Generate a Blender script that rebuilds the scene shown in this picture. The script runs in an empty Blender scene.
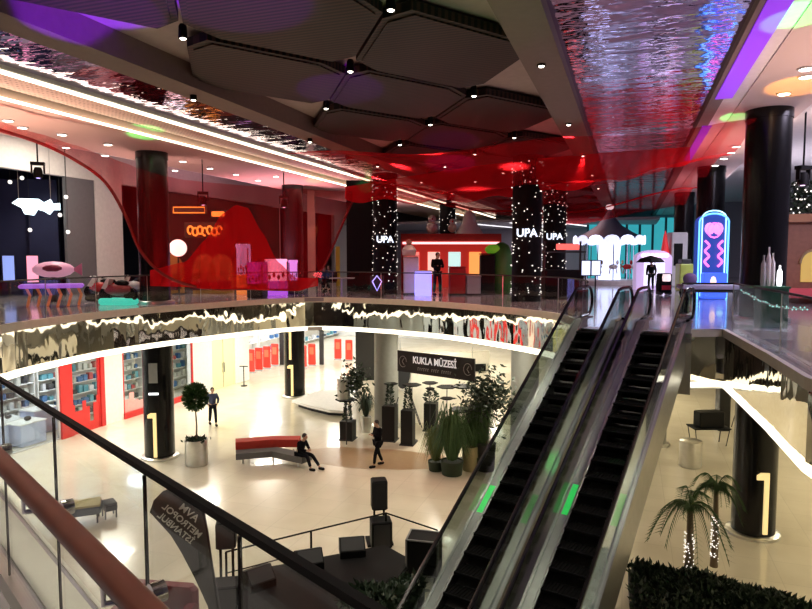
import bpy, math, random
from mathutils import Vector, Matrix, geometry
random.seed(7)
sc = bpy.context.scene
col = sc.collection
R = math.radians
# ------------------------------------------------------------------ camera
FOC, CX, CY, H = 640.0, 406.0, 304.5, 7.7
PITCH = math.atan(46.5/FOC)
cd = bpy.data.cameras.new('camera'); cam = bpy.data.objects.new('camera', cd); col.objects.link(cam)
cd.sensor_width = 36; cd.lens = 36*FOC/812; cd.clip_end = 300; cd.clip_start = .05
cam.location = (0, 0, H); cam.rotation_euler = (math.pi/2-PITCH, 0, 0)
sc.camera = cam
sc.view_settings.view_transform = 'Standard'; sc.view_settings.look = 'None'
sc.view_settings.gamma = 1; sc.view_settings.exposure = 0.0; sc.view_settings.use_curve_mapping = False
w = bpy.data.worlds.new('world'); sc.world = w; w.use_nodes = True
w.node_tree.nodes['Background'].inputs[0].default_value = (.30, .22, .30, 1)
w.node_tree.nodes['Background'].inputs[1].default_value = .02
sc.cycles.max_bounces = 7; sc.cycles.transparent_max_bounces = 24
sc.cycles.glossy_bounces = 4; sc.cycles.diffuse_bounces = 3
sc.cycles.caustics_reflective = False; sc.cycles.caustics_refractive = False
sc.cycles.sample_clamp_indirect = 4

def ray(x, y):
    a = (x-CX)/FOC; b = (CY-y)/FOC
    return Vector((a, math.cos(PITCH)+b*math.sin(PITCH), -math.sin(PITCH)+b*math.cos(PITCH)))
def at(x, y, z):                       # bearing of a measured point on a level plane
    r = ray(x, y); t = (z-H)/r.z
    return Vector((r.x*t, r.y*t, z))
def atD(x, y, D):                      # measured point at a known distance
    r = ray(x, y); t = D/r.y
    return Vector((r.x*t, D, H+r.z*t))
def PX(x, D): return (x-CX)/FOC*D      # sideways offset at distance D
TH = R(19.3)
def UV(u, v, z=0): return Vector((u*math.sin(TH)+v*math.cos(TH), u*math.cos(TH)-v*math.sin(TH), z))
UP = 6.0

# ------------------------------------------------------------------ materials
def nodes(m):
    m.use_nodes = True
    return m.node_tree.nodes, m.node_tree.links, m.node_tree.nodes['Principled BSDF']
def mat(name, c, rough=.5, metal=0, em=None, es=1.0, noise=0, ns=6.0, spec=None, coat=0):
    m = bpy.data.materials.new(name); N, L, B = nodes(m)
    B.inputs['Base Color'].default_value = (*c, 1); B.inputs['Roughness'].default_value = rough
    B.inputs['Metallic'].default_value = metal
    if spec is not None: B.inputs['Specular IOR Level'].default_value = spec
    if coat: B.inputs['Coat Weight'].default_value = coat
    if em: B.inputs['Emission Color'].default_value = (*em, 1); B.inputs['Emission Strength'].default_value = es
    if not em:
        noise = noise or .12
        tc = N.new('ShaderNodeTexCoord'); nz = N.new('ShaderNodeTexNoise'); mx = N.new('ShaderNodeMix'); mx.data_type = 'RGBA'
        nz.inputs['Scale'].default_value = ns; nz.inputs['Detail'].default_value = 3
        L.new(tc.outputs['Object'], nz.inputs['Vector']); L.new(nz.outputs[0], mx.inputs[0])
        mx.inputs[6].default_value = (*[max(0, k*(1-noise)) for k in c], 1); mx.inputs[7].default_value = (*[min(1, k*(1+noise)) for k in c], 1)
        L.new(mx.outputs[2], B.inputs['Base Color'])
    return m
def mirror_mat(name, c, scale, strength, rough=.06, dist=.3):
    m = bpy.data.materials.new(name); N, L, B = nodes(m)
    B.inputs['Base Color'].default_value = (*c, 1); B.inputs['Metallic'].default_value = 1; B.inputs['Roughness'].default_value = rough
    tc = N.new('ShaderNodeTexCoord'); mp = N.new('ShaderNodeMapping'); nz = N.new('ShaderNodeTexNoise'); bp = N.new('ShaderNodeBump')
    mp.inputs['Scale'].default_value = scale; nz.inputs['Scale'].default_value = 1; nz.inputs['Detail'].default_value = 3.0
    bp.inputs['Strength'].default_value = strength; bp.inputs['Distance'].default_value = dist
    L.new(tc.outputs['Object'], mp.inputs['Vector']); L.new(mp.outputs[0], nz.inputs['Vector'])
    L.new(nz.outputs[0], bp.inputs['Height']); L.new(bp.outputs[0], B.inputs['Normal'])
    return m
def stripe_mat(name, c1, c2, scale, direction='Y', rough=.6, sharp=None, spec=.3):
    m = bpy.data.materials.new(name); N, L, B = nodes(m)
    tc = N.new('ShaderNodeTexCoord'); wv = N.new('ShaderNodeTexWave'); cr = N.new('ShaderNodeValToRGB')
    wv.bands_direction = direction; wv.inputs['Scale'].default_value = scale
    cr.color_ramp.elements[0].position = .35; cr.color_ramp.elements[1].position = .65
    cr.color_ramp.elements[0].color = (*c1, 1); cr.color_ramp.elements[1].color = (*c2, 1)
    L.new(tc.outputs['Object'], wv.inputs['Vector']); L.new(wv.outputs[0], cr.inputs[0]); L.new(cr.outputs[0], B.inputs['Base Color'])
    B.inputs['Roughness'].default_value = rough; B.inputs['Specular IOR Level'].default_value = spec
    return m
def perf_mat(name, c1, c2, scale=9.0):
    m = bpy.data.materials.new(name); N, L, B = nodes(m)
    tc = N.new('ShaderNodeTexCoord'); vo = N.new('ShaderNodeTexVoronoi'); cr = N.new('ShaderNodeValToRGB')
    vo.inputs['Scale'].default_value = scale; vo.inputs['Randomness'].default_value = .15
    cr.color_ramp.elements[0].position = .18; cr.color_ramp.elements[1].position = .3
    cr.color_ramp.elements[0].color = (*c1, 1); cr.color_ramp.elements[1].color = (*c2, 1)
    L.new(tc.outputs['Object'], vo.inputs['Vector']); L.new(vo.outputs['Distance'], cr.inputs[0]); L.new(cr.outputs[0], B.inputs['Base Color'])
    B.inputs['Roughness'].default_value = .55
    return m
def glass_mat(name, tint, refl=.08):
    m = bpy.data.materials.new(name); m.use_nodes = True; N = m.node_tree.nodes; L = m.node_tree.links
    N.remove(N['Principled BSDF']); out = N['Material Output']
    t = N.new('ShaderNodeBsdfTransparent'); g = N.new('ShaderNodeBsdfGlossy'); mx = N.new('ShaderNodeMixShader'); fr = N.new('ShaderNodeFresnel')
    N.remove(fr); fr = N.new('ShaderNodeLayerWeight'); fr.inputs[0].default_value = .5
    pw = N.new('ShaderNodeMath'); pw.operation = 'POWER'; pw.inputs[1].default_value = 4.0; ml = N.new('ShaderNodeMath'); ml.operation = 'MULTIPLY'; ml.inputs[1].default_value = .45
    ad = N.new('ShaderNodeMath'); ad.operation = 'ADD'; ad.inputs[1].default_value = refl; ad.use_clamp = True
    t.inputs[0].default_value = (*tint, 1); g.inputs['Roughness'].default_value = .03; g.inputs[0].default_value = (.9, .95, .95, 1)
    L.new(fr.outputs['Facing'], pw.inputs[0]); L.new(pw.outputs[0], ml.inputs[0]); L.new(ml.outputs[0], ad.inputs[0]); L.new(ad.outputs[0], mx.inputs[0]); L.new(t.outputs[0], mx.inputs[1]); L.new(g.outputs[0], mx.inputs[2]); L.new(mx.outputs[0], out.inputs[0])
    return m
def net_mat(name, c, dens, scale=(9, 9, 9)):
    m = bpy.data.materials.new(name); m.use_nodes = True; N = m.node_tree.nodes; L = m.node_tree.links
    N.remove(N['Principled BSDF']); out = N['Material Output']
    t = N.new('ShaderNodeBsdfTransparent'); d = N.new('ShaderNodeBsdfDiffuse'); tr = N.new('ShaderNodeBsdfTranslucent'); mx = N.new('ShaderNodeMixShader'); m2 = N.new('ShaderNodeMixShader')
    d.inputs[0].default_value = (*c, 1); tr.inputs[0].default_value = (*c, 1); m2.inputs[0].default_value = .45
    t.inputs[0].default_value = (1, .62, .62, 1)
    # a mesh covers more of the view when it is seen edge-on
    lw = N.new('ShaderNodeLayerWeight'); lw.inputs[0].default_value = .35
    mr = N.new('ShaderNodeMapRange'); mr.inputs[3].default_value = dens; mr.inputs[4].default_value = min(.97, dens+.5)
    uvn = N.new('ShaderNodeUVMap'); br = N.new('ShaderNodeTexBrick')
    L.new(lw.outputs['Facing'], mr.inputs[0]); L.new(mr.outputs[0], mx.inputs[0])
    L.new(d.outputs[0], m2.inputs[1]); L.new(tr.outputs[0], m2.inputs[2])
    L.new(t.outputs[0], mx.inputs[1]); L.new(m2.outputs[0], mx.inputs[2]); L.new(mx.outputs[0], out.inputs[0])
    N.remove(uvn); N.remove(br)
    return m
def floor_mat(name, c1, c2, rough, tile=1.2, rot=TH):
    m = bpy.data.materials.new(name); N, L, B = nodes(m)
    tc = N.new('ShaderNodeTexCoord'); mp = N.new('ShaderNodeMapping'); br = N.new('ShaderNodeTexBrick'); nz = N.new('ShaderNodeTexNoise')
    mx = N.new('ShaderNodeMix'); mx.data_type = 'RGBA'; mx.blend_type = 'MULTIPLY'; mx.inputs[0].default_value = .5
    mp.inputs['Rotation'].default_value = (0, 0, rot)
    br.offset = 0; br.inputs['Scale'].default_value = 1/tile; br.inputs['Brick Width'].default_value = 1; br.inputs['Row Height'].default_value = 1
    br.inputs['Mortar Size'].default_value = .006; br.inputs['Color1'].default_value = (*c1, 1); br.inputs['Color2'].default_value = (*c2, 1)
    br.inputs['Mortar'].default_value = (*[k*.8 for k in c1], 1)
    nz.inputs['Scale'].default_value = .8; nz.inputs['Detail'].default_value = 6
    cr = N.new('ShaderNodeValToRGB'); cr.color_ramp.elements[0].position = .3; cr.color_ramp.elements[1].position = .7
    cr.color_ramp.elements[0].color = (.8, .78, .74, 1); cr.color_ramp.elements[1].color = (1, 1, 1, 1)
    L.new(tc.outputs['Object'], mp.inputs['Vector']); L.new(mp.outputs[0], br.inputs['Vector']); L.new(tc.outputs['Object'], nz.inputs['Vector'])
    L.new(nz.outputs[0], cr.inputs[0]); L.new(br.outputs[0], mx.inputs[6]); L.new(cr.outputs[0], mx.inputs[7]); L.new(mx.outputs[2], B.inputs['Base Color'])
    B.inputs['Roughness'].default_value = rough; B.inputs['Coat Weight'].default_value = .35; B.inputs['Coat Roughness'].default_value = .06
    return m

escs = mat('escalator_steel', (.36, .36, .35), .33, 1)
stepm = mat('step_black', (.004, .004, .004), .8, spec=.1)
black = mat('black_gloss', (.006, .006, .007), .2, spec=.3)
blackm = mat('black_matte', (.004, .004, .0045), .6, spec=.15)
dark = mat('dark_grey', (.035, .035, .038), .5, spec=.25)
grey = mat('mid_grey', (.22, .22, .22), .5)
lgrey = mat('light_grey', (.5, .5, .5), .5)
white = mat('white_paint', (.82, .80, .76), .5)
cream = mat('cream_paint', (.85, .81, .70), .5)
steel = mat('brushed_steel', (.62, .62, .60), .28, 1)
chrome = mat('chrome', (.8, .8, .8), .1, 1)
red = mat('red_paint', (.55, .02, .02), .4)
redfab = mat('red_fabric', (.45, .035, .02), .8)
wine = mat('wine_leather', (.16, .01, .02), .4)
wood = mat('handrail_wood', (.15, .042, .028), .42, noise=.3, ns=9)
gold = mat('gold_glow', (.8, .6, .25), .4, em=(1, .78, .35), es=.75)
navy = mat('navy_cloth', (.02, .03, .08), .8)
skin = mat('skin', (.45, .26, .18), .6)
hairm = mat('hair', (.02, .015, .012), .7)
leafm = mat('leaf_green', (.035, .09, .02), .6, noise=.5, ns=12)
leafd = mat('leaf_dark', (.012, .03, .012), .6, noise=.5, ns=12)
soil = mat('soil', (.03, .02, .015), .9)
trunkm = mat('trunk', (.18, .13, .08), .8)
tan = mat('tan_board', (.35, .25, .14), .7)
led = mat('led_strip', (1, 1, 1), em=(1, .93, .72), es=2.2)
ledc = mat('cove_led', (1, 1, 1), em=(1, .85, .62), es=4.0)
ledw = mat('led_white', (1, 1, 1), em=(.95, .97, 1), es=2.5)
lamp_on = mat('lamp_on', (1, 1, 1), em=(1, .9, .75), es=9)
fairy = mat('fairy_light', (1, 1, 1), em=(1, .93, .85), es=1.5)
glass = glass_mat('clear_glass', (.95, .975, .965), .025)
glassd = glass_mat('smoked_glass', (.55, .6, .58), .08)
shopglass = glass_mat('shop_glass', (.93, .96, .97), .03)
mirror_f = mirror_mat('rippled_mirror', (.80, .76, .68), (.7, .7, .35), .20, .04, .35)
mirror_c = mirror_mat('rippled_ceiling_mirror', (.66, .56, .78), (1.0, 2.2, 1), .42, .05, .10)
slat = stripe_mat('slatted_panel', (.004, .003, .003), (.05, .024, .018), 2.5, 'Y', .55)
perf_l = perf_mat('perforated_cream', (.25, .16, .12), (.62, .46, .38), 7)
perf_r = perf_mat('perforated_beige', (.30, .22, .20), (.66, .55, .50), 7)
beamm = mat('beam_taupe', (.20, .14, .12), .6)
basem = mat('ceiling_taupe', (.42, .33, .32), .7)
ground_floor = floor_mat('polished_cream_stone', (.74, .68, .54), (.70, .64, .50), .22, 1.2)
upper_floor = floor_mat('polished_grey_stone', (.45, .42, .47), (.42, .39, .44), .16, .9)
netred = net_mat('red_net', (.85, .012, .02), .55)
netred2 = net_mat('red_net_loose', (.7, .012, .02), .11)
def glow(name, c, s): return mat(name, c, .4, em=c, es=s)

# ------------------------------------------------------------------ mesh builder
class MB:
    def __init__(s): s.v = []; s.f = []; s.m = []
    def add(s, vs, fs, mi=0):
        n = len(s.v); s.v += [tuple(q) for q in vs]; s.f += [tuple(i+n for i in f) for f in fs]; s.m += [mi]*len(fs); return s
    def box(s, c, d, rz=0, mi=0, rx=0):
        M = Matrix.Translation(c) @ Matrix.Rotation(rz, 4, 'Z') @ Matrix.Rotation(rx, 4, 'X')
        vs = [M @ Vector((x*d[0]/2, y*d[1]/2, z*d[2]/2)) for x in (-1, 1) for y in (-1, 1) for z in (-1, 1)]
        return s.add(vs, [(0, 1, 3, 2), (4, 6, 7, 5), (0, 4, 5, 1), (2, 3, 7, 6), (0, 2, 6, 4), (1, 5, 7, 3)], mi)
    def bb(s, x0, x1, y0, y1, z0, z1, mi=0): return s.box(((x0+x1)/2, (y0+y1)/2, (z0+z1)/2), (abs(x1-x0), abs(y1-y0), abs(z1-z0)), 0, mi)
    def rbox(s, c, d, r=.02, rz=0, mi=0):          # box with chamfered vertical and top edges
        x, y, z = d[0]/2, d[1]/2, d[2]/2
        ring = [(x-r, y), (x, y-r), (x, -y+r), (x-r, -y), (-x+r, -y), (-x, -y+r), (-x, y-r), (-x+r, y)]
        M = Matrix.Translation(c) @ Matrix.Rotation(rz, 4, 'Z'); vs = []
        k = max(0.0, 1-r/max(x, y))
        for zz, sc_ in ((-z, k), (-z+r, 1), (z-r, 1), (z, k)):
            vs += [M @ Vector((a*sc_, b*sc_, zz)) for a, b in ring]
        fs = [(i*8+j, i*8+(j+1) % 8, i*8+8+(j+1) % 8, i*8+8+j) for i in range(3) for j in range(8)]
        fs += [tuple(range(8)), tuple(range(24, 32))]
        return s.add(vs, fs, mi)
    def cyl(s, p0, p1, r0, r1=None, n=16, mi=0, cap=True):
        p0 = Vector(p0); p1 = Vector(p1); r1 = r0 if r1 is None else r1
        d = (p1-p0).normalized(); a = d.orthogonal().normalized(); b = d.cross(a)
        vs = []
        for p, r in ((p0, r0), (p1, r1)):
            vs += [p+(a*math.cos(t)+b*math.sin(t))*r for t in [2*math.pi*i/n for i in range(n)]]
        fs = [(i, (i+1) % n, n+(i+1) % n, n+i) for i in range(n)]
        if cap: fs += [tuple(range(n)), tuple(range(n, 2*n))]
        return s.add(vs, fs, mi)
    def tube(s, pts, r, n=8, mi=0):
        pts = [Vector(p) for p in pts]; vs = []; m = len(pts); prev = None
        for i, p in enumerate(pts):
            d = (pts[min(i+1, m-1)]-pts[max(i-1, 0)]).normalized()
            a = (d.orthogonal() if prev is None else prev-d*prev.dot(d)).normalized(); prev = a; b = d.cross(a)
            rr = r[i] if isinstance(r, (list, tuple)) else r
            vs += [p+(a*math.cos(t)+b*math.sin(t))*rr for t in [2*math.pi*k/n for k in range(n)]]
        fs = [(i*n+k, i*n+(k+1) % n, i*n+n+(k+1) % n, i*n+n+k) for i in range(m-1) for k in range(n)]
        fs += [tuple(range(n)), tuple(range((m-1)*n, m*n))]
        return s.add(vs, fs, mi)
    def lathe(s, c, prof, n=24, mi=0):
        c = Vector(c); vs = []
        for r, z in prof: vs += [c+Vector((r*math.cos(2*math.pi*i/n), r*math.sin(2*math.pi*i/n), z)) for i in range(n)]
        fs = [(i*n+k, i*n+(k+1) % n, i*n+n+(k+1) % n, i*n+n+k) for i in range(len(prof)-1) for k in range(n)]
        fs += [tuple(range(n)), tuple(range((len(prof)-1)*n, len(prof)*n))]
        return s.add(vs, fs, mi)
    def ball(s, c, r, n=10, mi=0):
        rx, ry, rz = r if isinstance(r, (tuple, list)) else (r, r, r); c = Vector(c); vs = []; m = max(4, n//2+1)
        for i in range(m+1):
            a = math.pi*i/m; q = max(math.sin(a), .02)
            vs += [c+Vector((rx*q*math.cos(2*math.pi*k/n), ry*q*math.sin(2*math.pi*k/n), rz*math.cos(a))) for k in range(n)]
        fs = [(i*n+k, i*n+(k+1) % n, i*n+n+(k+1) % n, i*n+n+k) for i in range(m) for k in range(n)]
        return s.add(vs, fs, mi)
    def prism(s, poly, z0, z1, mi=0):              # plan polygon extruded up
        n = len(poly); vs = [(p[0], p[1], z0) for p in poly]+[(p[0], p[1], z1) for p in poly]
        return s.add(vs, [(i, (i+1) % n, n+(i+1) % n, n+i) for i in range(n)]+[tuple(range(n)), tuple(range(n, 2*n))], mi)
    def plate(s, poly, O, X, Y, t, mi=0):          # outline in the plane (O;X,Y) with thickness t
        O = Vector(O); X = Vector(X).normalized(); Y = Vector(Y).normalized(); Z = X.cross(Y); n = len(poly)
        vs = [O+X*p[0]+Y*p[1]-Z*t/2 for p in poly]+[O+X*p[0]+Y*p[1]+Z*t/2 for p in poly]
        return s.add(vs, [(i, (i+1) % n, n+(i+1) % n, n+i) for i in range(n)]+[tuple(range(n)), tuple(range(n, 2*n))], mi)
    def leaf(s, p, d, l, wd, mi=0):
        p = Vector(p); d = Vector(d).normalized(); a = d.cross(Vector((random.uniform(-1, 1), random.uniform(-1, 1), random.uniform(-1, 1)))).normalized()*wd
        return s.add([p, p+d*l*.5+a, p+d*l, p+d*l*.5-a], [(0, 1, 2, 3)], mi)
    def build(s, name, m, parent=None, smooth=False, loc=None, rz=0):
        me = bpy.data.meshes.new(name); me.from_pydata(s.v, [], s.f); me.update()
        for q in (m if isinstance(m, (list, tuple)) else [m]): me.materials.append(q)
        if any(s.m): me.polygons.foreach_set('material_index', s.m)
        import bmesh
        b = bmesh.new(); b.from_mesh(me); bmesh.ops.recalc_face_normals(b, faces=b.faces); b.to_mesh(me); b.free()
        if smooth:
            me.polygons.foreach_set('use_smooth', [True]*len(me.polygons))
            try: me.set_sharp_from_angle(angle=R(40))
            except Exception: pass
        o = bpy.data.objects.new(name, me); col.objects.link(o)
        if parent: o.parent = parent
        if loc is not None: o.location = loc
        o.rotation_euler.z = rz
        return o
def tag(o, label, cat, group=None, kind=None):
    o['label'] = label; o['category'] = cat
    if group: o['group'] = group
    if kind: o['kind'] = kind
    return o
def thing(name, label, cat, loc=(0, 0, 0), rz=0, group=None):
    o = bpy.data.objects.new(name, None); col.objects.link(o); o.location = loc; o.rotation_euler.z = rz; o.empty_display_size = .1
    return tag(o, label, cat, group)
def struct(name, mb, m, rz=0, loc=None, smooth=False):
    o = mb.build(name, m, None, smooth, loc, rz); o['kind'] = 'structure'; return o
def copy_tree(o, parent=None, loc=None, rz=None, label=None):
    c = o.copy(); col.objects.link(c)
    if parent: c.parent = parent
    for ch in [k for k in o.children]: copy_tree(ch, c)
    if loc is not None: c.location = loc
    if rz is not None: c.rotation_euler.z = rz
    if label: c['label'] = label
    return c
def text_mesh(name, txt, size, m, parent, M, ext=.01, bold=.0):
    cu = bpy.data.curves.new(name, 'FONT'); cu.body = txt; cu.size = size; cu.extrude = ext; cu.offset = bold; cu.align_x = 'CENTER'; cu.align_y = 'CENTER'
    o = bpy.data.objects.new(name+'_t', cu); col.objects.link(o)
    me = bpy.data.meshes.new_from_object(o); bpy.data.objects.remove(o); me.materials.clear(); me.materials.append(m)
    me.transform(M); me.name = name
    q = bpy.data.objects.new(name, me); col.objects.link(q)
    if parent: q.parent = parent
    return q
def face_matrix(O, X, Y):               # maps text x,y to world X,Y
    X = Vector(X).normalized(); Y = Vector(Y).normalized(); Z = X.cross(Y)
    return Matrix(((X.x, Y.x, Z.x, O[0]), (X.y, Y.y, Z.y, O[1]), (X.z, Y.z, Z.z, O[2]), (0, 0, 0, 1)))
def lamp(name, kind, loc, power, color=(1, 1, 1), size=.3, target=None, cone=60, blend=.4, parent=None, sizey=None):
    l = bpy.data.lights.new(name, kind); l.energy = power; l.color = color
    if kind == 'AREA':
        l.size = size
        if sizey: l.shape = 'RECTANGLE'; l.size_y = sizey
    elif kind == 'SPOT': l.spot_size = R(cone); l.spot_blend = blend; l.shadow_soft_size = size
    else: l.shadow_soft_size = size
    o = bpy.data.objects.new(name, l); col.objects.link(o); o.location = loc
    t = Vector(target) if target is not None else Vector(loc)-Vector((0, 0, 1))
    o.rotation_euler = (t-Vector(loc)).to_track_quat('-Z', 'Y').to_euler()
    return o

# ================================================================== SETTING
VOID = [(-8.6, 10.6), (-9.7, 13.4), (-10.25, 16.06), (-10.1, 18.1), (-9.66, 20.1), (-8.82, 22), (-7.6, 23.9), (-6.2, 25.8), (-4.7, 27.2), (-3.2, 27.5),
        (-1.1, 26.5), (1.3, 24.7), (3.27, 22.2), (4.6, 19.76), (4.75, 17.6), (4.45, 16.1), (4.2, 15.65), (6.45, 14.35), (6.55, 15.07), (7.6, 15.07), (6.5, 11.27), (5.77, 8.99), (5.2, 5.5), (4.8, 1), (4.1, -3)]
OUT = [(-45, -14), (45, -14), (45, 80), (-45, 80)]
def holed(z0, z1):
    mb = MB(); P = [Vector((*p, 0)) for p in OUT]; Q = [Vector((*p, 0)) for p in VOID]
    tri = geometry.tessellate_polygon([P, Q]); allp = OUT+VOID
    for z in (z0, z1): mb.add([(p[0], p[1], z) for p in allp], [tuple(t) for t in tri])
    n = len(VOID); mb.add([(p[0], p[1], z0) for p in VOID]+[(p[0], p[1], z1) for p in VOID], [(i, (i+1) % n, n+(i+1) % n, n+i) for i in range(n)])
    mb.add([(p[0], p[1], z0) for p in OUT]+[(p[0], p[1], z1) for p in OUT], [(i, (i+1) % 4, 4+(i+1) % 4, 4+i) for i in range(4)])
    return mb
struct('floor', MB().bb(-45, 45, -14, 80, -.3, 0), ground_floor)
struct('floor_upper', holed(5.85, 6.0), upper_floor)
struct('ceiling_lower', holed(4.6, 4.75), white)
def ribbon(path, z0, z1, th, close=False, seg=None):
    """vertical band following a plan path, th thick towards the void"""
    mb = MB(); pts = [Vector((*p, 0)) for p in path]; n = len(pts); vs = []
    for i, p in enumerate(pts):
        d = (pts[min(i+1, n-1)]-pts[max(i-1, 0)]).normalized(); nn = Vector((d.y, -d.x, 0))
        vs += [(p.x, p.y, z0), (p.x, p.y, z1), (p.x+nn.x*th, p.y+nn.y*th, z1), (p.x+nn.x*th, p.y+nn.y*th, z0)]
    for i in range(n-1):
        a = i*4; b = a+4
        mb.add([vs[a], vs[a+1], vs[a+2], vs[a+3], vs[b], vs[b+1], vs[b+2], vs[b+3]], [(0, 1, 5, 4), (1, 2, 6, 5), (2, 3, 7, 6), (3, 0, 4, 7)]+([(0, 1, 2, 3)] if i == 0 else [])+([(4, 5, 6, 7)] if i == n-2 else []))
    return mb
def smooth_path(pts, k=4):
    out = []; n = len(pts)
    for i in range(n-1):
        p0, p1, p2, p3 = [Vector((*pts[max(0, min(n-1, j))], 0)) for j in (i-1, i, i+1, i+2)]
        for t in [j/k for j in range(k)]:
            q = .5*((2*p1)+(p2-p0)*t+(2*p0-5*p1+4*p2-p3)*t*t+(3*p1-p0-3*p2+p3)*t**3); out.append((q.x, q.y))
    out.append(pts[-1]); return out
FARE = smooth_path(VOID[0:16]); RIGHTE = VOID[18:25]; NEARE = [VOID[24], VOID[0]]; LANDE = [VOID[17], VOID[18]]
for path, nm in ((FARE, 'far'), (RIGHTE, 'right'), (NEARE, 'near')):
    pass
struct('trim_1', ribbon(FARE, 5.80, 6.02, .10), cream)
struct('trim_2', ribbon(FARE, 4.76, 5.80, .04), mirror_f)
struct('trim_3', ribbon(FARE, 4.60, 4.76, .12), led)
struct('trim_4', ribbon(RIGHTE, 5.84, 6.02, .10), cream)
struct('trim_5', ribbon([VOID[18]]+RIGHTE[0:], 4.76, 5.84, .04), mirror_f)
struct('trim_6', ribbon([VOID[18]]+RIGHTE[0:], 4.64, 4.76, .08), led)
struct('trim_7', ribbon(NEARE, 4.6, 5.84, .04), mirror_f)
struct('trim_8', ribbon(NEARE, 5.80, 6.01, .02), cream)
struct('trim_9', ribbon([VOID[16], VOID[17]], 4.6, 5.80, .02), steel)
# pale stone strip at the near slab edge
d = Vector((-.684, .729, 0)); p = Vector((.729, .684, 0))
q0, q1 = p*.77, p*.93
struct('trim_10', MB().prism([tuple((q0+d*s_)[:2]) for s_ in (-3, 13)]+[tuple((q1+d*s_)[:2]) for s_ in (13, -3)], 6.0, 6.015), cream)

# ---- upper walls (frame: local x = v, local y = u)
def ustruct(name, mb, m): return struct(name, mb, m, rz=-TH)
wl = MB()
for (u0, u1, z0, z1) in ((-12, 70, 11.35, 12.8), (24.0, 25.7, 6, 11.35), (40, 41, 6, 11.35), (50, 70, 6, 11.35), (-12, 8, 6, 11.35)): wl.bb(-24.3, -24.0, u0, u1, z0, z1)
ustruct('wall_left', wl, white)
ustruct('trim_11', MB().bb(-24.15, -24.0, 22.3, 23.95, 6.0, 11.35), mat('grey_panel', (.16, .16, .17), .5))
bluewall = mat('deep_blue', (.01, .015, .07), .6)
ustruct('wall_shop_back', MB().bb(-33, -32.8, 0, 70, 6, 12.8), bluewall)
ustruct('wall_far', MB().bb(-33, 34, 64, 64.3, 6, 14), mat('far_wall', (.30, .26, .30), .6))
ustruct('wall_right', MB().bb(24, 24.3, -12, 66, 6, 14), mat('lilac_wall', (.5, .46, .52), .6))
ustruct('wall_behind', MB().bb(-33, 24, -9.3, -9, 0, 14), mat('back_wall', (.12, .09, .10), .6))
# ---- upper ceiling
ustruct('ceiling', MB().bb(-10.2, -1.5, -9, 64, 12.1, 12.3), basem)
ustruct('ceiling_left_soffit', MB().bb(-19, -14.8, -9, 64, 11.65, 11.9), perf_l)
ustruct('ceiling_left_outer', MB().bb(-33, -19, -9, 64, 12.75, 12.95), white)
ustruct('trim_12', MB().bb(-19.1, -19, -9, 64, 11.65, 12.75), white)
ustruct('ceiling_left_cove', MB().bb(-14.6, -12.75, -9, 64, 11.85, 12.0), perf_l)
ustruct('trim_13', MB().bb(-12.62, -12.48, -9, 62, 11.57, 11.62), ledc)
ustruct('trim_14', MB().bb(-14.80, -14.66, -9, 62, 11.61, 11.65), ledc)
ustruct('trim_27', MB().bb(-12.6, -12.5, -9, 64, 11.62, 12.0), white)
ustruct('ceiling_left_mirror', MB().bb(-12.5, -10.2, -9, 64, 11.74, 11.8), mirror_c)
ustruct('trim_15', MB().bb(-10.25, -9.5, -9, 64, 11.58, 12.1), beamm)
ustruct('trim_16', MB().bb(-2.1, -1.35, -9, 64, 11.5, 12.1), beamm)
ustruct('ceiling_right_mirror', MB().bb(-1.35, 1.75, -9, 64, 11.74, 11.8), mirror_c)
ustruct('trim_17', MB().bb(1.75, 2.05, -9, 64, 11.58, 11.9), beamm)
ustruct('trim_18', MB().bb(2.05, 2.55, -9, 64, 11.68, 11.9), white)
pv = mat('painted_purple_light', (.3, .1, .6), .4, em=(.24, .01, .9), es=.75)  # purple light falling on the ceiling edge, painted as glowing strips
ustruct('painted_light_strip_25', MB().bb(1.85, 2.22, 8, 17.5, 11.55, 11.58), pv)
ustruct('painted_light_strip_26', MB().bb(1.9, 2.15, 21, 28, 11.55, 11.58), pv)
ustruct('ceiling_right_soffit', MB().bb(2.55, 4.3, -9, 64, 11.65, 11.9), perf_r)
ustruct('trim_19', MB().bb(4.3, 4.4, -9, 64, 11.65, 12.7), white)
ustruct('ceiling_right_outer', MB().bb(4.4, 24, -9, 64, 12.7, 12.9), white)
# far hall: lower ceiling with slanted light lines
ustruct('ceiling_far_hall', MB().bb(-24, 2, 52, 64, 10.6, 10.8), mat('hall_ceiling', (.45, .42, .44), .6))
sl = MB()
for v0 in (-13, -9.5, -6): sl.add([Vector(q) for q in ((v0, 52.4, 10.55), (v0+.25, 52.4, 10.55), (v0+3.2, 63, 10.55), (v0+2.9, 63, 10.55))], [(0, 1, 2, 3)])
sl.v = sl.v; ustruct('trim_20', sl, ledw)

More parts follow.
